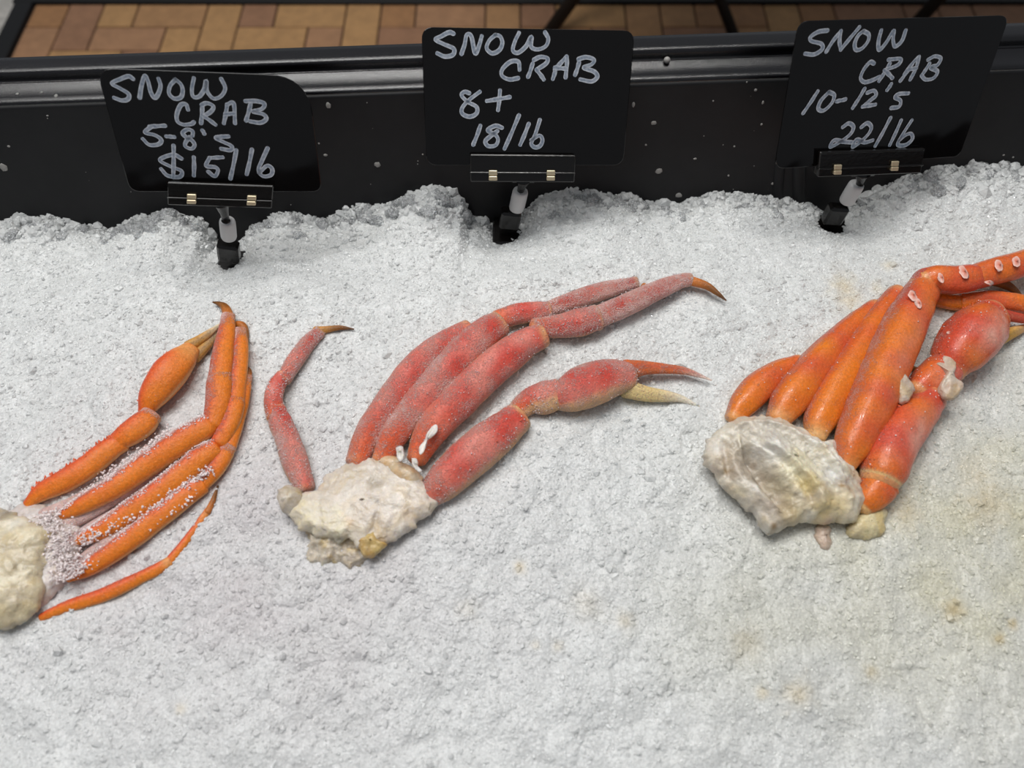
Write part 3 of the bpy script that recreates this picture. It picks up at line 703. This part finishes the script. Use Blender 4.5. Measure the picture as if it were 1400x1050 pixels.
def blob(parent, name, outline, zr, top, bot, colf, m=None, feat=None, seed=0., rough=.0012, nseg=150, rings=34, pw=.5, ctr=None, label=None, smooth=True, ridges=(), patches=()):
    """irregular closed lump: its widest outline lies at height zr (mm)"""
    zr, top, bot = zr/1000, top/1000, bot/1000
    o = [P(x, y, zr) for x, y in outline]; o = np.array(o+[o[0]]); 
    c2 = catmull(o, 10)[:-1]; d = np.concatenate([[0], np.cumsum(np.linalg.norm(np.diff(np.vstack([c2, c2[:1]]), axis=0), axis=1))])
    cc = np.vstack([c2, c2[:1]]); u = np.linspace(0, d[-1], nseg, endpoint=False)
    b = np.stack([np.interp(u, d, cc[:, i]) for i in range(3)], 1)
    ct = b.mean(0) if ctr is None else P(*ctr, zr)
    rl = []
    for (pl_, hh_, wl_, wr_) in ridges:
        rl.append(([P(x, y, zr+top*.7)[:2] for x, y in catmull(pl_, 3)], hh_/1000, wl_/1000, wr_/1000))
    pa = [(P(x, y, zr+top*.7)[:2], r_*.00047, cl_, st_) for (x, y, r_, cl_, st_) in patches]
    def relief(x, y):
        out = 0.; wob = .0012*mn.noise(Vector((x*220, y*220, seed)))
        for (ps, hh_, wl_, wr_) in rl:
            bd, bs, bt = 9., 1, 0
            for i in range(len(ps)-1):
                ax_, ay_ = ps[i]; dx, dy = ps[i+1][0]-ax_, ps[i+1][1]-ay_; q = ((x-ax_)*dx+(y-ay_)*dy)/(dx*dx+dy*dy+1e-12); q = min(max(q, 0), 1)
                ex_, ey_ = x-ax_-dx*q, y-ay_-dy*q; dd = ex_*ex_+ey_*ey_
                if dd < bd: bd = dd; bs = 1 if dx*ey_-dy*ex_ > 0 else -1; bt = (i+q)/(len(ps)-1)
            dd = math.sqrt(bd)+wob; w_ = wl_ if bs > 0 else wr_
            out += hh_*math.exp(-(dd/w_)**2)*min(1, .25+4*bt*(1-bt)*1.2)
        return out
    V = []; Cc = []; Fr = []
    def put(p, h, side, rr):
        q = Vector((p[0]*1, p[1]*1, seed))
        f = feat(p[0], p[1], rr, seed) if (feat and side > 0) else 0.
        if rl and side > 0: f += relief(p[0], p[1])
        z = zr + side*h + f*(1-rr**6) * (1 if side > 0 else 0)
        pp = np.array([p[0], p[1], z]); V.append(pp); cl, fr = colf(p[0], p[1], rr, f, side, seed)
        for (pc, r_, c_, s_) in pa:
            cl = lerp(cl, c_, 1.15*s_*math.exp(-(((p[0]-pc[0])**2+(p[1]-pc[1])**2)/r_**2)*(1+.9*mn.noise(Vector((p[0]*170, p[1]*170, seed))))))
        Cc.append(cl); Fr.append(fr)
    rows = []
    rs = np.concatenate([np.linspace(.02, .8, rings-10), np.linspace(.83, 1., 10)])
    for side in (1, -1):
        seq = rs if side > 0 else rs[::-1][1::2]
        for r in seq:
            hh = (top if side > 0 else bot)*(max(0, 1-r**2.6))**pw
            rows.append(1)
            for j in range(nseg):
                p = ct + (b[j]-ct)*r
                nn = mn.fractal(Vector((p[0]*160+seed, p[1]*160, side*3.)), .8, 2.1, 4)
                p2 = ct + (b[j]-ct)*(r*(1+ (rough/np.linalg.norm(b[j]-ct))*nn*r*2.0))
                put(p2, hh*(1+.06*nn), side, r)
    nr = len(rows)
    Fs = [[i*nseg+j, (i+1)*nseg+j, (i+1)*nseg+(j+1) % nseg, i*nseg+(j+1) % nseg] for i in range(nr-1) for j in range(nseg)]
    Fs += [list(range(nseg))[::-1], list(range((nr-1)*nseg, nr*nseg))]
    mb = MB(); mb.add(V, Fs, Cc, np.clip(Fr, 0, 1)); ob = mb.build(name, m or M_MEAT, parent, smooth)
    if label: ob['label'] = label
    return ob
def frost_grains(parent, recs, n, a0, a1, r0, col, t0=0., t1=1., label=None, extra=None, name='frost'):
    Pn, Rn = [], []
    Z = np.array([0, 0, 1.])
    for (C3, T, R, flat) in recs:
        for _ in range(n):
            i = min(len(C3)-1, int(rng.uniform(t0, t1)*len(C3))); q = math.radians(rng.uniform(a0, a1))
            sd = np.cross(T[i], Z); sd /= np.linalg.norm(sd); up = np.cross(sd, T[i])
            p = C3[i]+T[i]*rng.uniform(-.002, .002)+(sd*math.cos(q)+up*math.sin(q)*flat)*R[i]*rng.uniform(.95, 1.05)
            if nz(p, 180) + rng.uniform(-.3, .3) < -.05: continue
            Pn.append(p); Rn.append(r0*rng.uniform(.5, 1.4))
    if extra is not None:
        for p, r in extra: Pn.append(p); Rn.append(r)
    Cc = np.array(col)[None]*(1-.25*rng.random((len(Pn), 1)))
    V, Fc, C_ = rocks(np.array(Pn), np.array(Rn), Cc, .5, .25)
    V = V - root_off(parent)
    return link(name, mesh_np(name, V, Fc, C_, None, False, (M_FROST,)), parent, kind='stuff')
def strip(p0, p1, hw, n, z0, z1, r0):
    """loose grains between two legs, along a line given in the photograph's frame"""
    out = []
    for _ in range(n):
        t = rng.random(); x = p0[0]+(p1[0]-p0[0])*t; y = p0[1]+(p1[1]-p0[1])*t
        L = math.hypot(p1[0]-p0[0], p1[1]-p0[1]); o = rng.normal()*hw*.5; x += -(p1[1]-p0[1])/L*o; y += (p1[0]-p0[0])/L*o
        out.append((P(x, y, rng.uniform(z0, z1)), r0*rng.uniform(.5, 1.5)))
    return out

# ---- left cluster
c_bank = lambda t, a, p, k: (lerp(rgb(226, 208, 208), rgb(226, 176, 164), .35+nz(p, 120)), .75)
G = 'snow crab leg clusters laid out on the ice'
k1 = empty('crab_cluster', tuple(P(120, 720, 0)), 'orange crab leg cluster at the left, legs bent upward, body cut off by the frame', 'crab legs', G)
R1 = []
arm = segment(k1, 'claw_arm', [(38,689,7),(59,672,14),(91,656,18),(123,636,18),(153,612,17),(169,604,10)], c_left, 1, k=dict(fr=.15), spine=(46, 100, 185, .0016), rec=None)
segment(arm, 'wrist', [(161,604,12),(180,591,19),(196,579,19),(207,567,11)], c_left, 1.5, k=dict(fr=.35, fe=.5), spine=(8, 80, 180, .0012))
segment(arm, 'claw_hand', [(199,563,11),(210,541,21),(229,514,26),(247,494,22),(262,478,13)], c_left, 2, k=dict(fr=.45, fa=120, pale=1.), spine=(10, 90, 180, .0008))
segment(arm, 'pincer_finger', [(258,474,9),(279,461,7),(293,450,4),(304,441,1.2)], c_pinc, 4, k=dict(c0=rgb(206,150,70), c1=IVORY))
segment(arm, 'pincer_finger', [(266,489,9),(283,472,7),(295,455,4),(303,443,1.2)], c_pinc, 1.5, k=dict(c0=rgb(190,140,70)))
def leg1(base, mids, tip, lift, kk=None, rec=R1):
    l = segment(k1, 'leg', base, c_left, lift, k=dict(fr=.9, **(kk or {})), rec=rec, spine=(14, 90, 150, .0009))
    for q in mids: segment(l, 'leg_segment', q, c_left, lift+.5, k=dict(fr=.4, fe=.5, fa=70))
    if tip: segment(l, 'leg_tip', tip, c_tip, lift+.5, seg=14, cap=(.7, .3))
    return l
leg1([(94,790,7),(128,772,14),(174,740,17),(220,705,17),(261,673,16),(278,663,11)], [[(277,663,10),(296,640,13),(306,622,13),(313,611,11)], [(312,613,11),(324,578,10),(333,545,9),(338,515,6)]], [(338,518,5.5),(340,508,4.5),(335,501,2.5)], 0)
leg1([(103,740,7),(137,726,14),(183,696,17),(229,664,18),(274,627,18),(297,613,13)], [[(300,606,13),(315,577,14),(321,553,14),(323,543,12)], [(322,546,13),(327,505,12),(329,475,11),(328,452,8)]], [(320,443,4),(330,445,6),(336,455,4.5),(337,478,2)], 2)
leg1([(85,704,7),(114,690,14),(160,664,17),(206,632,19),(252,601,20),(279,585,18),(289,580,12)], [[(290,581,14),(298,552,18),(300,524,18),(303,513,15)], [(300,519,17),(305,482,15),(310,450,12),(312,432,8)]], [(313,434,8),(308,421,6),(300,415.5,3.5),(291,413,1)], 4)
l = segment(k1, 'leg', [(57,844,6),(90,830,9),(137,815,10.5),(175,798,10.5),(192,790,9)], c_left, -1.5, k=dict(fr=.3), rec=None, spine=(8, 90, 150, .0008))
segment(l, 'leg_segment', [(189,791,9),(212,780,9.5),(233,767,7.5)], c_left, -1, k=dict(pale=1, fr=.3))
segment(l, 'leg_segment', [(231,768,7),(250,745,6.5),(272,715,5.5),(285,697,5)], c_left, -1, k=dict(pale=.6, fr=.3))
segment(l, 'leg_tip', [(284,700,5),(291,685,4),(298,664,1.3)], c_tip, -.5, seg=14, cap=(.7, .3))
def folds(sx, sy, ang, sc=1., fine=.4):
    ca, sa = math.cos(ang), math.sin(ang)
    def f(x, y, r, s):
        u = (x*ca+y*sa)*sx; v = (-x*sa+y*ca)*sy
        a = mn.fractal(Vector((u+s, v, s)), 1.0, 2.0, 3)*1.3
        b = mn.fractal(Vector((x*320+s, y*320, s)), .9, 2.0, 3)
        return sc*.001*(a*1.8+b*fine*.5)
    return f
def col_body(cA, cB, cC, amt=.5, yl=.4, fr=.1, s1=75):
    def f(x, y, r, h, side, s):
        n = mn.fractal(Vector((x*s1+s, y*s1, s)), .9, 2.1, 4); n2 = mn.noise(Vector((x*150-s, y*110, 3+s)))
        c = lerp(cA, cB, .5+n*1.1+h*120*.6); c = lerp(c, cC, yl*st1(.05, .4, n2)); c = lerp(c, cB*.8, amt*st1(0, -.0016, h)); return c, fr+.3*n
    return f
# frosty joint flesh between body and legs, then the shelly body
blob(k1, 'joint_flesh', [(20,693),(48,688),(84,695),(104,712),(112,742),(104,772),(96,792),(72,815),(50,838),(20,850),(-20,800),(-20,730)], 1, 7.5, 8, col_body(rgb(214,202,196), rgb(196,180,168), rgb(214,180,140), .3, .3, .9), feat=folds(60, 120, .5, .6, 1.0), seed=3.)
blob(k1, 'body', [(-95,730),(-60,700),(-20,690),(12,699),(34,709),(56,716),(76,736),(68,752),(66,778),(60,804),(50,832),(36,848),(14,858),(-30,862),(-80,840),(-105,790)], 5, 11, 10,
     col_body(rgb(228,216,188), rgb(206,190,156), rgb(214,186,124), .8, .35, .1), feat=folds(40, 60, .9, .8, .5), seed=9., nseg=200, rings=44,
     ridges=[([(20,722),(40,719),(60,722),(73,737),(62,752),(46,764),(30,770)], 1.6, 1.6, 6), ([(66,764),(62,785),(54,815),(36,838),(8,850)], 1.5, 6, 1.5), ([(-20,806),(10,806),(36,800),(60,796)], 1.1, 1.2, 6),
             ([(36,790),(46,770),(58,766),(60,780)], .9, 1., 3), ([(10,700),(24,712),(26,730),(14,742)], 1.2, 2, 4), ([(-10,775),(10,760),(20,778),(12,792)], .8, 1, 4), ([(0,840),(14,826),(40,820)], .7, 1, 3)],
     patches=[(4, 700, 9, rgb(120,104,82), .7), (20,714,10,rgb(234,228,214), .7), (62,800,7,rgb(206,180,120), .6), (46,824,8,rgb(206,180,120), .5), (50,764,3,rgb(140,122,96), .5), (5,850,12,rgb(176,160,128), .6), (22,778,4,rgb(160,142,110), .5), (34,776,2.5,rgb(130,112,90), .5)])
for q in ([(92,716,11),(120,702,12),(160,678,12),(200,652,11),(235,626,9),(262,604,6)], [(100,742,13),(130,722,12),(180,692,11),(230,658,10),(276,622,8)], [(98,782,13),(130,756,12),(170,728,11),(215,696,10),(262,660,8)], [(60,706,12),(80,698,12),(110,684,11),(150,660,10),(185,634,9),(204,612,7)]):
    segment(k1, 'frost_bank', q, c_bank, .5, emb=.35, flat=.9, m=M_FROSTY)
ex1 = strip((105,690), (240,590), 12, 900, .004, .009, .0006)+strip((110,740), (290,640), 10, 1100, .005, .010, .0006)+strip((95,785), (270,670), 9, 900, .003, .008, .0006)+strip((60,700), (100,790), 26, 900, .006, .010, .0006)+strip((150,665), (200,625), 16, 500, .003, .006, .0007)
frost_grains(k1, R1, 1700, 92, 172, .00036, (.98,.88,.87), extra=ex1)

# ---- middle cluster
k2 = empty('crab_cluster', tuple(P(640, 600, 0)), 'pink frosted crab leg cluster in the middle, its pale claw pointing right', 'crab legs', G)
R2 = []
l = segment(k2, 'leg', [(418,668,14),(404,633,18),(394,603,17),(383,577,16),(377,560,12)], c_mid, 0, k=dict(ob=0, fr=.55), rec=R2)
segment(l, 'leg_segment', [(377,570,13),(374,548,13.5),(378,528,13),(388,514,11)], c_mid, .5, k=dict(fr=.4), rec=R2)
segment(l, 'leg_segment', [(388,519,11),(404,492,13),(423,467,12),(437,454,9)], c_mid, .5, k=dict(ob=.2, fr=.6), rec=R2)
segment(l, 'leg_tip', [(432,453,7.5),(450,450,5),(466,448,3.5),(484,450,.9)], c_tip, 2, seg=14, k=dict(c0=rgb(200,140,70)), cap=(.7, .3))
l = segment(k2, 'leg', [(487,632,16),(505,592,21),(537,545,23),(571,503,24),(606,472,21),(642,452,14)], c_mid, 1, rec=R2)
segment(l, 'leg_segment', [(640,456,12),(680,440,13),(715,430,12),(740,424,10)], c_mid, 0, rec=R2)
segment(l, 'leg_tip', [(880,392,6),(900,402,4.5),(916,420,1.2)], c_tip, -2, seg=14, cap=(.7, .3))
l = segment(k2, 'leg', [(521,630,14),(541,592,21),(576,548,24),(614,504,25),(655,462,25),(682,443,18)], c_mid, 4, rec=R2)
segment(l, 'leg_segment', [(680,438,15),(705,430,16),(735,426,15),(750,424,11)], c_mid, 3, k=dict(fr=.4), rec=R2)
segment(l, 'leg_segment', [(746,424,11),(780,412,14),(820,399,14),(850,391,11),(870,386,6)], c_mid, 2, k=dict(ob=.2, fr=.75), rec=R2)
l = segment(k2, 'leg', [(570,628,15),(589,590,24),(622,553,27),(657,518,27),(692,488,26),(722,467,22),(741,459,14)], c_mid, 5, k=dict(fr=.38), rec=R2)
segment(l, 'leg_segment', [(731,448,12),(763,446,18),(792,441,21),(816,434,19)], c_mid, 4, k=dict(fr=.6), rec=R2)
segment(l, 'leg_segment', [(810,437,17),(856,417,17),(894,399,15),(928,385,12),(944,382,9)], c_mid, 4, k=dict(ob=.1, fr=.75), rec=R2)
segment(l, 'leg_tip', [(942,383,7.5),(966,391,6),(982,402,3.5),(993,411,.9)], c_tip, 5, seg=14, k=dict(c0=rgb(205,120,50)), cap=(.7, .3))
arm = segment(k2, 'claw_arm', [(586,682,16),(602,664,26),(630,636,30),(662,608,31),(690,586,27),(708,570,18)], c_mid, 1, k=dict(ob=.3, fr=.42, pa=38), rec=R2, spine=(26, -10, 60, .0009))
segment(arm, 'wrist', [(708,562,13),(724,549,20),(744,544,25),(764,538,22)], c_mid, .5, k=dict(fr=.5, pa=75), rec=R2)
segment(arm, 'claw_hand', [(757,545,18),(778,538,29),(806,526,33),(832,517,30),(852,514,25),(862,514,19)], c_mid, 1, k=dict(ob=0, fr=.5, pa=52), rec=R2, flat=.85)
segment(arm, 'pincer_finger', [(858,506,16),(880,503,11),(907,504,8),(935,507,6),(955,513,3.5),(973,520,.9)], c_pinc, 4, k=dict(c0=rgb(214,110,60), c1=rgb(236,214,204), s=.55, c2=rgb(196,70,50), sa=80, fr=.3))
segment(arm, 'pincer_finger', [(856,531,15),(880,538,12),(905,541,9.5),(930,545,6),(957,556,.9)], c_pinc, 0, k=dict(c0=rgb(226,200,140), c1=rgb(238,230,214), st=.15, fr=.2))
meatc = col_body(rgb(216,206,188), rgb(186,168,138), rgb(206,176,96), .6, .5, .35)
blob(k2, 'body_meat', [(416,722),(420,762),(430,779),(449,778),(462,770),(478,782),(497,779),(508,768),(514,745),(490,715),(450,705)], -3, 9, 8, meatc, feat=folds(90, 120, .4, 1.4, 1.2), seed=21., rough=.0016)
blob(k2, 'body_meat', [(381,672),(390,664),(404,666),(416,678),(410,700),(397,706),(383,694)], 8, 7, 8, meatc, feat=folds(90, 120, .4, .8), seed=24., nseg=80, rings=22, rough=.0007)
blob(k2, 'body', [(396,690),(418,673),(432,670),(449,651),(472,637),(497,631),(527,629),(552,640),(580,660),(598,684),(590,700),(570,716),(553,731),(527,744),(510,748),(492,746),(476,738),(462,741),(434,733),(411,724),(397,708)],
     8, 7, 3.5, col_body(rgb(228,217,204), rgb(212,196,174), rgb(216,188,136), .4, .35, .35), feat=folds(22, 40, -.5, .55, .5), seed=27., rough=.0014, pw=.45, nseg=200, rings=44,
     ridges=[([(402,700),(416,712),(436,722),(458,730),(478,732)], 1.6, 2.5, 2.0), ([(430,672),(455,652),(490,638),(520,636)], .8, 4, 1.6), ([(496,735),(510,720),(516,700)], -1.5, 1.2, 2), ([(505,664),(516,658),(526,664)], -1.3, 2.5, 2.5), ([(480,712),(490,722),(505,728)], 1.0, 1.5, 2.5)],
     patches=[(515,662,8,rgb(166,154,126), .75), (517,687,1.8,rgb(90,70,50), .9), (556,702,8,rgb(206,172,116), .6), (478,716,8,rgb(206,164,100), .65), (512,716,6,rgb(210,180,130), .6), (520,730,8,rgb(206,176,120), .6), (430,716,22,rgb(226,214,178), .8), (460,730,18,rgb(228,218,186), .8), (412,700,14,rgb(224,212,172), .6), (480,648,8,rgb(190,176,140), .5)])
blob(k2, 'shell_fragment', [(487,742),(505,728),(516,718),(520,740),(528,745),(514,757),(500,761),(492,752)], 9, 4, 5, col_body(rgb(208,184,126), rgb(196,160,90), rgb(200,150,60), .4, .5, .05), feat=folds(120, 160, .2, .9), seed=33., nseg=70, rings=18, rough=.0007)
segment(k2, 'leg_root', [(538,640,12),(552,648,15),(566,656,13),(574,660,9)], lambda t, a, p, k: (lerp(rgb(206,160,96), rgb(214,196,164), .5+nz(p, 150)), .25), 6, m=M_MEAT, label='tan leg root')
segment(k2, 'leg_root', [(515,632,10),(530,634,13),(545,637,12)], lambda t, a, p, k: (lerp(rgb(206,160,96), rgb(214,196,164), .6+nz(p, 150)), .35), 5, m=M_MEAT, label='tan leg root')
wc = lambda x, y, r, h, s, sd: (rgb(232,224,216), .1)
for q in ([(590,583),(597,580),(598,590),(590,598),(583,604),(580,617),(574,621),(573,612),(580,602),(584,592)], [(562,625),(570,628),(572,640),(578,644),(572,645),(566,638)], [(540,611),(550,610),(552,624),(545,628)]):
    blob(k2, 'shell_flake', q, 21, .8, 1., wc, nseg=50, rings=12, rough=.0006, seed=q[0][0], label='white flake of shell lining')
frost_grains(k2, R2, 420, 5, 175, .00028, (.82,.74,.74))

# ---- right cluster
k3 = empty('crab_cluster', tuple(P(1160, 600, 0)), 'orange-red crab leg cluster at the right with a large torn white body', 'crab legs', G)
R3 = []
l = segment(k3, 'leg', [(1003,573,13),(1019,549,20),(1044,523,21),(1070,506,17),(1093,497,9)], c_right, 0, k=dict(red=.15, film=.7), rec=R3)
segment(l, 'leg_tip', [(1222,506,4.5),(1240,503.5,5.5),(1260,506,2)], c_tip, 0, seg=12)
l = segment(k3, 'leg', [(1063,573,17),(1079,547,25),(1106,511,25),(1138,474,21),(1170,442,16),(1198,420,11)], c_right, 2, k=dict(red=.05, film=.8), rec=R3)
segment(l, 'leg_tip', [(1352,384,6),(1372,388,7),(1386,396,5),(1398,406,1.5)], c_tip, 4, seg=14)
l = segment(k3, 'leg', [(1115,597,14),(1122,571,22),(1147,524,24),(1176,474,21),(1205,428,17),(1228,400,11)], c_right, 4, k=dict(red=.05, bc=1., film=.8), rec=R3)
segment(l, 'leg_segment', [(1255,406,10),(1280,409,11),(1300,413,12),(1318,414,13)], c_right, 1, k=dict(red=.0, grad=.2, ring=.93, film=.2))
segment(l, 'leg_segment', [(1314,413,13),(1350,410,14.5),(1385,414,14.5),(1420,420,13),(1470,428,9)], c_right, 2, k=dict(red=.25, grad=.2, bc=0., film=.4))
l = segment(k3, 'leg', [(1158,640,11),(1166,606,25),(1192,548,31),(1213,496,31),(1238,442,29),(1256,406,24),(1265,391,16)], c_right, 9, k=dict(red=.12, bc=.4, sheen=.25, sc=.6, film=1.), rec=R3)
segment(l, 'leg_knee', [(1252,392,13),(1266,382,17),(1276,381,15)], c_right, 12, k=dict(red=.7, fr=.3))
segment(l, 'leg_segment', [(1262,386,15),(1278,382,21),(1302,383,21),(1326,380,20),(1334,378,14)], c_right, 12, k=dict(red=.55, ring=.96, film=.6))
segment(l, 'leg_segment', [(1326,381,18),(1355,372,20),(1385,364,20),(1410,356,19),(1445,345,17),(1480,336,13)], c_right, 12, k=dict(red=.6, bc=.2, grad=.3, film=.8))
segment(l, 'leg_tip', [(1478,337,10),(1500,338,7),(1525,350,1.5)], c_tip, 12, seg=14)
segment(k3, 'leg_root', [(1178,693,14),(1188,682,21),(1198,669,25),(1202,662,25)], c_right, 3, k=dict(red=.2, bc=1.), label='cream ringed leg root')
arm = segment(k3, 'claw_arm', [(1202,657,26),(1208,640,32),(1219,608,33),(1241,578,30),(1264,555,23),(1275,543,15)], c_right, 4.5, k=dict(red=.75, grad=.1, bc=.0, ring=.015, sheen=.85, sc=.45), spine=(26, 120, 185, .0012), rec=R3)
segment(arm, 'wrist', [(1254,536,13),(1270,520,23),(1288,507,25),(1303,496,18)], c_right, 5, k=dict(red=.6, sheen=.4), rec=R3)
segment(arm, 'claw_hand', [(1297,508,21),(1306,489,32),(1323,466,38),(1340,447,36),(1354,432,25)], c_right, 5, k=dict(red=.8, grad=.1, sheen=.9, sc=.6, bc=.5), spine=(30, 110, 190, .0011), rec=R3)
segment(arm, 'pincer_finger', [(1350,424,14),(1370,430,9),(1400,436,7),(1440,444,4),(1465,450,1)], c_pinc, 7, k=dict(c0=rgb(190,70,48), c1=IVORY, s=.5, st=.2))
segment(arm, 'pincer_finger', [(1350,470,12),(1366,463,10),(1385,454,8),(1405,447,5),(1440,440,1)], c_pinc, 2, k=dict(c0=rgb(206,156,56), c1=rgb(236,190,170), s=.2, st=.5))
wm = col_body(rgb(216,202,184), rgb(198,172,150), rgb(210,176,110), .5, .4, .1)
blob(k3, 'torn_meat', [(1216,484),(1222,480),(1231,490),(1228,504),(1240,520),(1250,536),(1244,548),(1232,552),(1222,538),(1210,524),(1212,510),(1222,502)], 20, 5, 5, wm, feat=folds(90, 150, .8, .7), seed=40., nseg=90, rings=20, rough=.0008, label='shred of white meat')
blob(k3, 'torn_meat', [(1278,498),(1290,488),(1304,490),(1306,500),(1302,520),(1318,528),(1308,542),(1290,545),(1284,530),(1290,512)], 18.5, 3.5, 5, wm, feat=folds(90, 150, .8, .7), seed=43., nseg=90, rings=20, rough=.0008, label='patch of pale joint meat')
blob(k3, 'torn_meat', [(1162,712),(1185,694),(1208,696),(1210,716),(1207,732),(1178,738),(1156,728)], 1, 6, 6, col_body(rgb(222,208,166), rgb(206,188,140), rgb(214,180,100), .3, .4, .1), feat=folds(60, 90, .8, .5), seed=46., nseg=90, rings=20, rough=.0007, label='yellowish lump of meat')
blob(k3, 'torn_meat', [(1112,722),(1128,716),(1136,726),(1134,744),(1128,758),(1118,752),(1114,738)], -1, 5, 5, wm, feat=folds(60, 90, .8, .5), seed=49., nseg=60, rings=14, label='thin strand of meat')
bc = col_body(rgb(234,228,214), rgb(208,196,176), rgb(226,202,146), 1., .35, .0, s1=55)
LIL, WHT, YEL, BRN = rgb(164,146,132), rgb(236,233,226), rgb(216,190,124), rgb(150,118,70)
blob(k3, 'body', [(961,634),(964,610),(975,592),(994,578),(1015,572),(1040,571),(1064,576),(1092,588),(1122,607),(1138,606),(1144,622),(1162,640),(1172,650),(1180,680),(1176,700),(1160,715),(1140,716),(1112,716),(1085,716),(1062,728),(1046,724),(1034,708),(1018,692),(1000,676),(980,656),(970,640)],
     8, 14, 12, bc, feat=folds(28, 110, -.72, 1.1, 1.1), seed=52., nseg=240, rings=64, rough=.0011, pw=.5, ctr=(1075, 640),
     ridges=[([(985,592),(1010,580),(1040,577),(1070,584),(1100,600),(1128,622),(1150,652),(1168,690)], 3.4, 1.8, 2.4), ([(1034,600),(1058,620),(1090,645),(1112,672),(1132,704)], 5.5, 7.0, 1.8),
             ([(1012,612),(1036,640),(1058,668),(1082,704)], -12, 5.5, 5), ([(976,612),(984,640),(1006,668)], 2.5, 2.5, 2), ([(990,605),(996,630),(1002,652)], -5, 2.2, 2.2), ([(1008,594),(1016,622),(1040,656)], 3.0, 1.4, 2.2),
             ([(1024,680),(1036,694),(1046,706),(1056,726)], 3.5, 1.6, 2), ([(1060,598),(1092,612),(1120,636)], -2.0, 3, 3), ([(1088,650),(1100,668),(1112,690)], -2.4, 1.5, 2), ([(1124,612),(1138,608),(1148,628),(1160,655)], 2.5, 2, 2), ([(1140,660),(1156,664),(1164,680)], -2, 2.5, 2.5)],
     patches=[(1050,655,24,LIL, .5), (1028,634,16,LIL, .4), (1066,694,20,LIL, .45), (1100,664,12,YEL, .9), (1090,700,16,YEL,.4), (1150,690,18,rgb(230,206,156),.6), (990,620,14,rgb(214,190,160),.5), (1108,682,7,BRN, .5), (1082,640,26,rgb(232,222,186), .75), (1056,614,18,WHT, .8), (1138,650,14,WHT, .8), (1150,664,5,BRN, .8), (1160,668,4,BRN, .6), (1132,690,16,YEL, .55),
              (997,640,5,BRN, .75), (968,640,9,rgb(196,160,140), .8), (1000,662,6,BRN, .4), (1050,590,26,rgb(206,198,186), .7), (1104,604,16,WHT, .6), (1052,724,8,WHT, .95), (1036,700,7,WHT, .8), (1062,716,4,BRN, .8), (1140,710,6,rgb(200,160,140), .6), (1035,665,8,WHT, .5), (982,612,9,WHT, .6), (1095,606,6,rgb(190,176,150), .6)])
blob(k3, 'membrane', [(1034,700),(1043,703),(1052,714),(1062,727),(1052,731),(1042,724),(1036,712)], 5, 2, 2, mem_ := col_body(rgb(236,233,226), rgb(220,212,198), rgb(222,206,170), .2, .1, .0), seed=61., nseg=60, rings=14, rough=.001, label='white membrane tip')
icy = lambda x, y, r, h, s, sd: (lerp(rgb(216,112,84), rgb(236,196,184), st1(.5, .95, r)), .2)
for (x, y, a, b, an, z) in ((1248,404,5,8,-.5,36), (1256,415,4,7,-.4,36), (1318,372,5,10,-.5,34), (1287,380,4,7,-.4,35), (1366,363,5,8,-.3,34), (1389,358,5,7,-.2,34), (1172,482,9,3,0.,20), (1340,448,5,9,-.6,36), (1298,455,3,2,0,30), (1352,386,6,3.5,.2,33)):
    q = [(x+a*math.cos(w_)*math.cos(an)-b*math.sin(w_)*math.sin(an), y+a*math.cos(w_)*math.sin(an)+b*math.sin(w_)*math.cos(an)) for w_ in np.linspace(0, 2*math.pi, 9)[:-1]]
    blob(k3, 'ice_flake', q, z-8.2, .5, 1.0, icy, m=M_FROST, nseg=30, rings=12, rough=.0007, seed=x)
frost_grains(k3, R3, 60, 60, 175, .00035, (.86,.72,.68))
